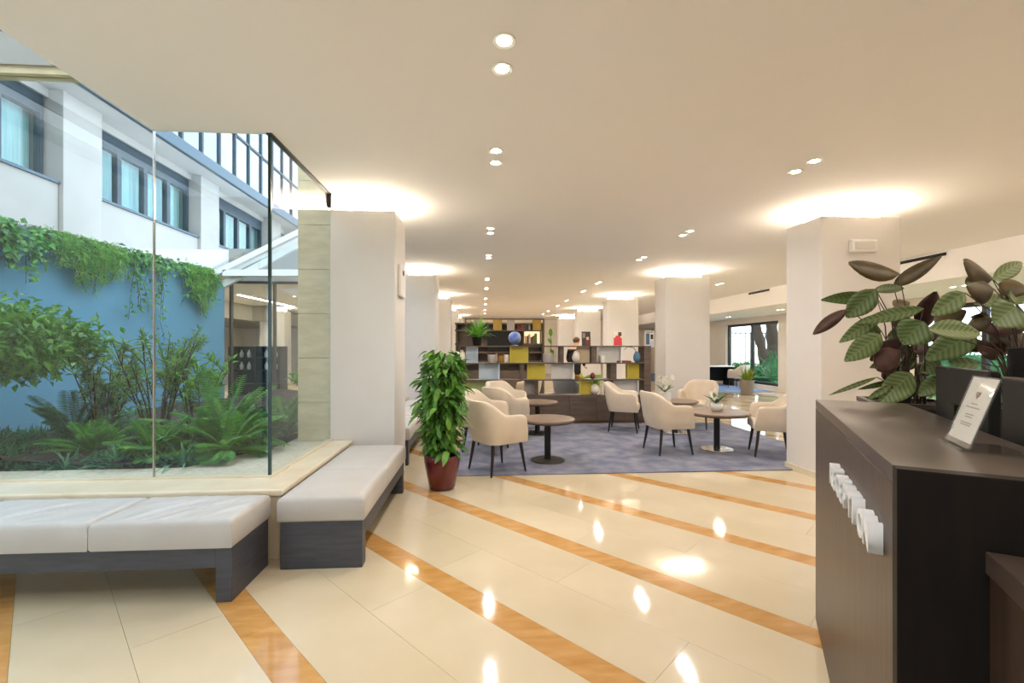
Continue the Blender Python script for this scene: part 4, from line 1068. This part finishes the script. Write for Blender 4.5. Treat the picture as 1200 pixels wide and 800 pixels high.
# lower side desk in the near foreground
t = thing('side_desk', 'low dark desk end at the bottom right corner in front of the counter', 'desk', tuple(loc2w(.14, -.004)), CA)
MB().box(.006, .80, -.75, -.004, 0, .935).build('body', M['counter'], t)
MB().box(0, .81, -.76, -.001, .94, .985).build('desk_top', M['countertop'], t, bevel=.002)
# acrylic sign holder
p = loc2w(.20, .35, CH)
t = thing('sign_holder', 'clear acrylic sign holder with a printed card on the counter', 'sign', tuple(p), CA-R(90))
t.scale = (1.38, 1.15, 1.15)
tilt = R(-18)
def sgn_box(x0, x1, y0, y1, z0, z1, nm, m):
    o = MB().box(x0, x1, y0, y1, z0, z1).build(nm, M[m], t); o.rotation_euler = (tilt, 0, 0); o.location = (0, 0, .008); return o
sgn_box(-.056, .056, -.0035, -.0015, 0, .165, 'front_sheet', 'acrylic'); sgn_box(-.056, .056, .0015, .0035, 0, .165, 'back_sheet', 'acrylic')
sgn_box(-.053, .053, -.001, .001, .012, .162, 'card', 'paper')
cr = MB(); cr.prism([(-.010, 0), (-.0095, -.008), (0, -.017), (.0095, -.008), (.010, 0)], 0, .0003)
o = cr.build('crest', M['crest'], t); o.rotation_euler = (R(90)+tilt, 0, 0); o.location = Vector((0, 0, .008)) + Matrix.Rotation(tilt, 3, 'X') @ Vector((0, -.0012, .128))
for (z, w_) in ((.098, .028), (.089, .062), (.072, .036), (.066, .030), (.052, .05), (.047, .044)):
    o = MB().box(-w_/2, w_/2, -.0014, -.0011, z, z+.0028).build('printed_line', M['ink'], t); o.rotation_euler = (tilt, 0, 0); o.location = (0, 0, .008)
MB().box(-.056, .056, -.012, .10, 0, .003).build('foot', M['acrylic'], t)
MB().box(-.056, .056, -.014, -.011, 0, .010).build('front_lip', M['acrylic'], t)
# monitors on the work desk
def monitor(x, y, w_, h_, ztop, rz, label):
    p = loc2w(x, y, .752); t = thing('monitor', label, 'monitor', tuple(p), CA+rz); zt = ztop-.752
    MB().box(-w_/2, w_/2, -.012, .02, zt-h_, zt).build('casing', M['black'], t, bevel=.006)
    MB().box(-w_/2+.015, w_/2-.015, .0205, .0225, zt-h_+.02, zt-.015).build('screen', M['glassedge'], t)
    MB().box(-w_/2, w_/2, -.013, .019, zt+.0003, zt+.004).build('lit_top_edge', M['countertop'], t)  # light catching the upper edge, painted as a paler strip
    MB().box(-.03, .03, -.034, -.013, .014, zt-h_*.4).build('stand', M['black'], t)
    MB().box(-.11, .11, -.045, .15, 0, .013).build('foot', M['black'], t, bevel=.004)
monitor(.435, .50, .50, .34, 1.305, R(-90), 'black monitor nearest the camera, behind the sign holder at the right edge')
monitor(.435, 1.10, .52, .34, 1.318, R(-90), 'black monitor beyond the sign holder, beside the planter')
monitor(.80, 1.12, .46, .36, 1.40, R(0), 'taller black monitor behind the other two, at the right edge')
# planters with calatheas behind the counter
def planter(x, y, label):
    p = loc2w(x, y, 0); t = thing('square_planter', label, 'planter', tuple(p), CA)
    MB().box(-.17, .17, -.17, .17, 0, 1.10).build('box', M['planter'], t, bevel=.004)
    r_ = MB(); r_.box(-.18, .18, -.18, -.15, 1.10, 1.125); r_.box(-.18, .18, .15, .18, 1.10, 1.125); r_.box(-.18, -.15, -.15, .15, 1.10, 1.125); r_.box(.15, .18, -.15, .15, 1.10, 1.125); r_.build('rim', M['planter'], t)
    MB().box(-.15, .15, -.15, .15, 1.101, 1.112).build('soil', M['soil'], t)
    return p
p1 = planter(.42, 1.80, 'dark square planter at the far end of the counter'); p2 = planter(.86, 1.78, 'dark square planter behind the monitors')
DP = 2.36
def cal_leaves(root_xy, specs, label, dep, org, scl):
    t = thing('calathea', label, 'plant', (root_xy.x, root_xy.y, 1.112))
    inv = Vector((root_xy.x, root_xy.y, 1.112)); fwd = Vector((_s, _c, 0))
    for i, (bx_, by_, tx, ty, w_, under, dd, dk) in enumerate(specs):
        px0, py0, px1, py1 = org[0]+bx_*scl, org[1]+by_*scl, org[0]+tx*scl, org[1]+ty*scl
        b0 = deep(px0, py0, dep+dd); t0 = deep(px1, py1, dep+dd+rnd.uniform(-.07, .07)); L = (t0-b0).length; Wd = w_*scl*dep/FPX*1.3
        me = leaf_mesh(L*1.05, Wd, .22, 8); me.materials.append(G['cald' if dk else 'calt']); me.materials.append(G['calo' if under and i % 7 in (0, 1, 4) else 'calu'])
        o = bpy.data.objects.new('leaf', me); C.objects.link(o); o.parent = t
        Y = (t0-b0).normalized(); face = (-fwd*rnd.uniform(.75, 1.0) + Vector((0, 0, .35)) + Vector((rnd.uniform(-.25, .25), 0, 0)))
        if under: face = -face
        Z = (face - Y*face.dot(Y)).normalized(); X = Y.cross(Z)
        rot = Matrix((X, Y, Z)).transposed().to_4x4(); o.matrix_local = Matrix.Translation(b0-inv) @ rot
        base = Vector((rnd.uniform(-.07, .07), rnd.uniform(-.07, .07), 0)); e = b0-inv
        if e.z > .02:
            mid = base.lerp(e, .55) + Vector((0, 0, .10*min(1, e.z*2))); mid.x = base.x+(e.x-base.x)*.35; mid.y = base.y+(e.y-base.y)*.35
            MB().tube([base, mid, e], [.004, .0032, .0022], 5).build('stalk', M['planterstalk'], t, smooth=True)
M['planterstalk'] = mat('calathea_stalk', '#4c3a2c', .5)
O7, S7 = (940, 290), .2374
cal_leaves(p1, [
 (480,130,205,95,85,1,.0,1),(450,190,660,60,55,1,.05,1),(350,215,520,188,40,0,-.03,1),(370,255,115,245,60,0,.08,1),(362,205,225,345,85,0,-.08,0),(225,305,35,435,46,1,.0,0),
 (600,300,300,360,52,0,-.1,0),(395,330,195,460,55,0,.0,0),(390,410,250,395,70,0,.06,1),(390,430,225,550,80,0,-.06,0),(495,450,330,560,62,1,-.02,1),(600,365,500,470,115,0,-.14,0),
 (605,400,640,215,88,1,.04,1),(485,510,350,605,95,1,-.05,0),(530,270,440,300,60,1,.08,1),(540,620,400,760,95,0,-.06,0),(470,620,385,645,52,1,.02,1),(370,640,150,720,18,0,-.02,0),
 (440,680,330,745,26,0,-.08,0),(460,660,300,690,22,0,.02,1),(600,660,500,700,62,0,.0,1),(670,650,590,725,60,0,-.1,1),(560,560,480,590,50,0,.1,1),(640,590,560,610,60,1,.06,1),(420,560,340,590,30,0,.1,0),
 (460,400,520,330,60,1,.1,1),(700,480,620,560,70,0,.02,1),(500,730,580,650,70,0,.05,1),(640,740,560,690,60,0,.04,1),(420,740,470,670,60,0,.06,1),(560,500,480,540,70,0,.02,1),(620,460,540,520,80,1,.05,1),(680,560,600,610,70,0,-.04,0),(700,420,620,450,80,1,.08,1),(540,680,470,745,60,0,.02,0),(610,700,700,640,60,0,.02,1),(520,420,430,440,60,0,.08,1),(660,520,740,470,80,0,.08,1),(580,740,540,640,60,0,.1,1),(470,560,400,640,60,1,.08,1)],
 'calathea with purple-backed leaves at the far end of the counter', 2.40, O7, S7)
O6, S6 = (1040, 270), .2623
cal_leaves(p2, [
 (470,215,310,150,92,1,.0,1),(475,262,338,252,110,1,-.05,1),(345,278,213,372,66,0,-.1,0),(180,440,437,450,72,0,-.12,0),(395,455,185,570,92,0,-.04,0),(385,330,560,295,52,0,.0,0),(470,220,615,135,52,0,-.06,0),
 (498,235,620,275,85,1,.05,1),(555,330,620,255,60,0,-.02,0),(575,340,490,415,115,0,-.12,0),(430,445,625,425,60,1,.04,1),(455,495,625,485,90,1,.08,1),(410,600,285,590,46,0,.0,0),(435,365,375,395,46,0,.06,0),
 (210,420,345,360,70,1,.06,1),(620,330,720,300,80,0,0,0),(640,220,740,160,80,0,.05,1),(620,420,740,460,100,1,.0,1),(330,500,440,520,60,1,.1,1),(650,280,760,330,70,0,.1,0),(500,520,400,560,70,1,.1,1),(560,500,640,560,70,0,.1,1),(300,470,220,540,70,0,.12,1),(350,620,280,560,70,0,.1,1),(440,560,520,500,90,1,.12,1),(360,420,470,400,70,1,.1,1),(520,440,600,380,90,1,.1,1),(250,560,330,480,80,1,.14,1)],
 'calathea with purple-backed leaves behind the monitors', 2.16, O6, S6)

# ------------------------------------------------------------------ garden window room and the garden outside
t = thing('potted_plant', 'yellow green plant in a tapered taupe planter at the edge of the far room', 'plant', (7.98, 13.25, 0))
MB().lathe([(.16, 0), (.165, .01), (.205, .42), (.21, .44), (.19, .44), (.18, .40)], 28).build('pot', M['greypot'], t, smooth=True)
m = MB()
for i in range(70):
    a = rnd.uniform(0, 6.28); el = rnd.uniform(.75, 1.5); p = Vector((math.cos(a)*.06, math.sin(a)*.06, .40)); d = Vector((math.cos(a)*math.cos(el), math.sin(a)*math.cos(el), math.sin(el))); sd = Vector((-math.sin(a), math.cos(a), 0)); ln = rnd.uniform(.3, .5); o = len(m.v)
    for k in range(6):
        ww = .045*math.sin(math.pi*(.15+.83*k/5)); m.v += [tuple(p-sd*ww/2), tuple(p+sd*ww/2)]; p = p+d*ln/5; d = (d+Vector((0, 0, -.14))).normalized()
    for k in range(5): m.f.append((o+2*k, o+2*k+1, o+2*k+3, o+2*k+2)); m.mi.append(0)
m.build('leaves', mat('leaf_yellowgreen', '#9aa63a', .5, col2='#6f8a26', scale=8, translucent=.2), t)['kind'] = 'stuff'
t = thing('desk', 'long dark desk in the garden window room', 'desk', (8.7, 16.6, CZ))
MB().box(-.9, .62, -.35, .35, .70, .74).build('desk_top', M['white'], t); MB().box(-.88, -.82, -.33, .33, 0, .70).build('side_panel', M['black'], t); MB().box(.54, .60, -.33, .33, 0, .70).build('side_panel', M['black'], t); MB().box(-.82, .54, .25, .28, .15, .70).build('modesty_panel', M['black'], t)
struct(MB().box(9.6, 40, -12, 45, -.3, -.1).build('garden_ground', mat('garden_ground_mat', '#7c8a55', .95, col2='#5f6f3f', scale=2)))
def palm(x, y, lx, h, r, label):
    t = thing('palm_tree', label, 'palm', (x, y, -.1)); p = []
    for k in range(12):
        v = k/11; p.append((lx*v*v, 0, h*v))
    m = MB(); m.tube(p, [r*(1.15 if k % 2 else .95) for k in range(12)], 12); m.build('trunk', M['bark'], t)
    top = Vector(p[-1]); P = []; D = []; st = MB()
    for i in range(16):
        a = i*2.4; d = Vector((math.cos(a)*.8, math.sin(a)*.8, .6)); q = top.copy(); pts_ = [q.copy()]
        for k in range(8): q = q+d*.28; d = (d+Vector((0, 0, -.16))).normalized(); pts_.append(q.copy())
        st.tube(pts_, .015, 4, caps=False)
        for k in range(40):
            f_ = .4+7.5*k/39; j = min(int(f_), 7); c_ = pts_[j].lerp(pts_[j+1], f_-j); dd = (pts_[j+1]-pts_[j]).normalized(); sd = dd.cross(Vector((0, 0, 1))).normalized()
            for sg in (-1, 1): P.append(tuple(c_)); D.append(tuple(sd*sg+dd*.5+Vector((0, 0, -.35))))
    st.build('frond_stems', G['palm'], t); n = len(P); cloud_obj('fronds', G['palm'], t, np.array(P), np.array(D), rdir(n)*.3+np.array([0, 0, 1]), np.full(n, .38), np.full(n, .035))
def gx(px, Y): return at(px, 400, Y).x
palm(gx(896, 21), 21, -1.15, 4.2, .20, 'leaning palm trunk seen through the garden window, left one')
palm(gx(906, 22), 22, -.25, 4.6, .26, 'upright palm trunk seen through the garden window, right one')
for i, (px, Y, s_) in enumerate(((905, 18.5, 1.3), (889, 19.5, 1.2), (866, 20, 1.1), (912, 20.5, 1.5))):
    fern((gx(px, Y), Y, -.1), ['big fern-like bush at the right of the garden window', 'fern-like bush in the middle of the garden window', 'fern-like bush at the left of the garden window', 'tall fern-like bush behind the right palm'][i], s_, 34, 'palm', .16, .6, 'garden_fern', 'bush', 30)
t = thing('garden_fence', 'far garden fence of slim upright bars', 'fence', (0, 30, -.1))
for i in range(40): MB().box(12+i*.35, 12.05+i*.35, 0, .05, 0, 2.6).build('bar', M['greypot'], t)
MB().box(12, 26, 0, .05, 2.5, 2.6).build('rail', M['greypot'], t); MB().box(12, 26, 0, .05, .2, .3).build('rail', M['greypot'], t)
t = thing('hedge', 'trimmed hedge beyond the right windows', 'hedge', (14.5, 8, -.1))
n = 7000; P = np.stack([rng.uniform(-.5, .5, n), rng.uniform(-10, 7, n), rng.uniform(0, 1.5, n)], 1); cloud_obj('foliage', G['palm'], t, P, rdir(n), rdir(n), rng.uniform(.1, .2, n), rng.uniform(.04, .08, n))
MB().box(-.35, .35, -10, 7, 0, 1.3).build('core', G['cover'], t)
# street front outside the entrance behind the camera
struct(MB().box(-20, 9.6, -25, -3.2, -.3, -.1).build('forecourt', mat('forecourt_paving', '#d2ccc0', .8, scale=1)))
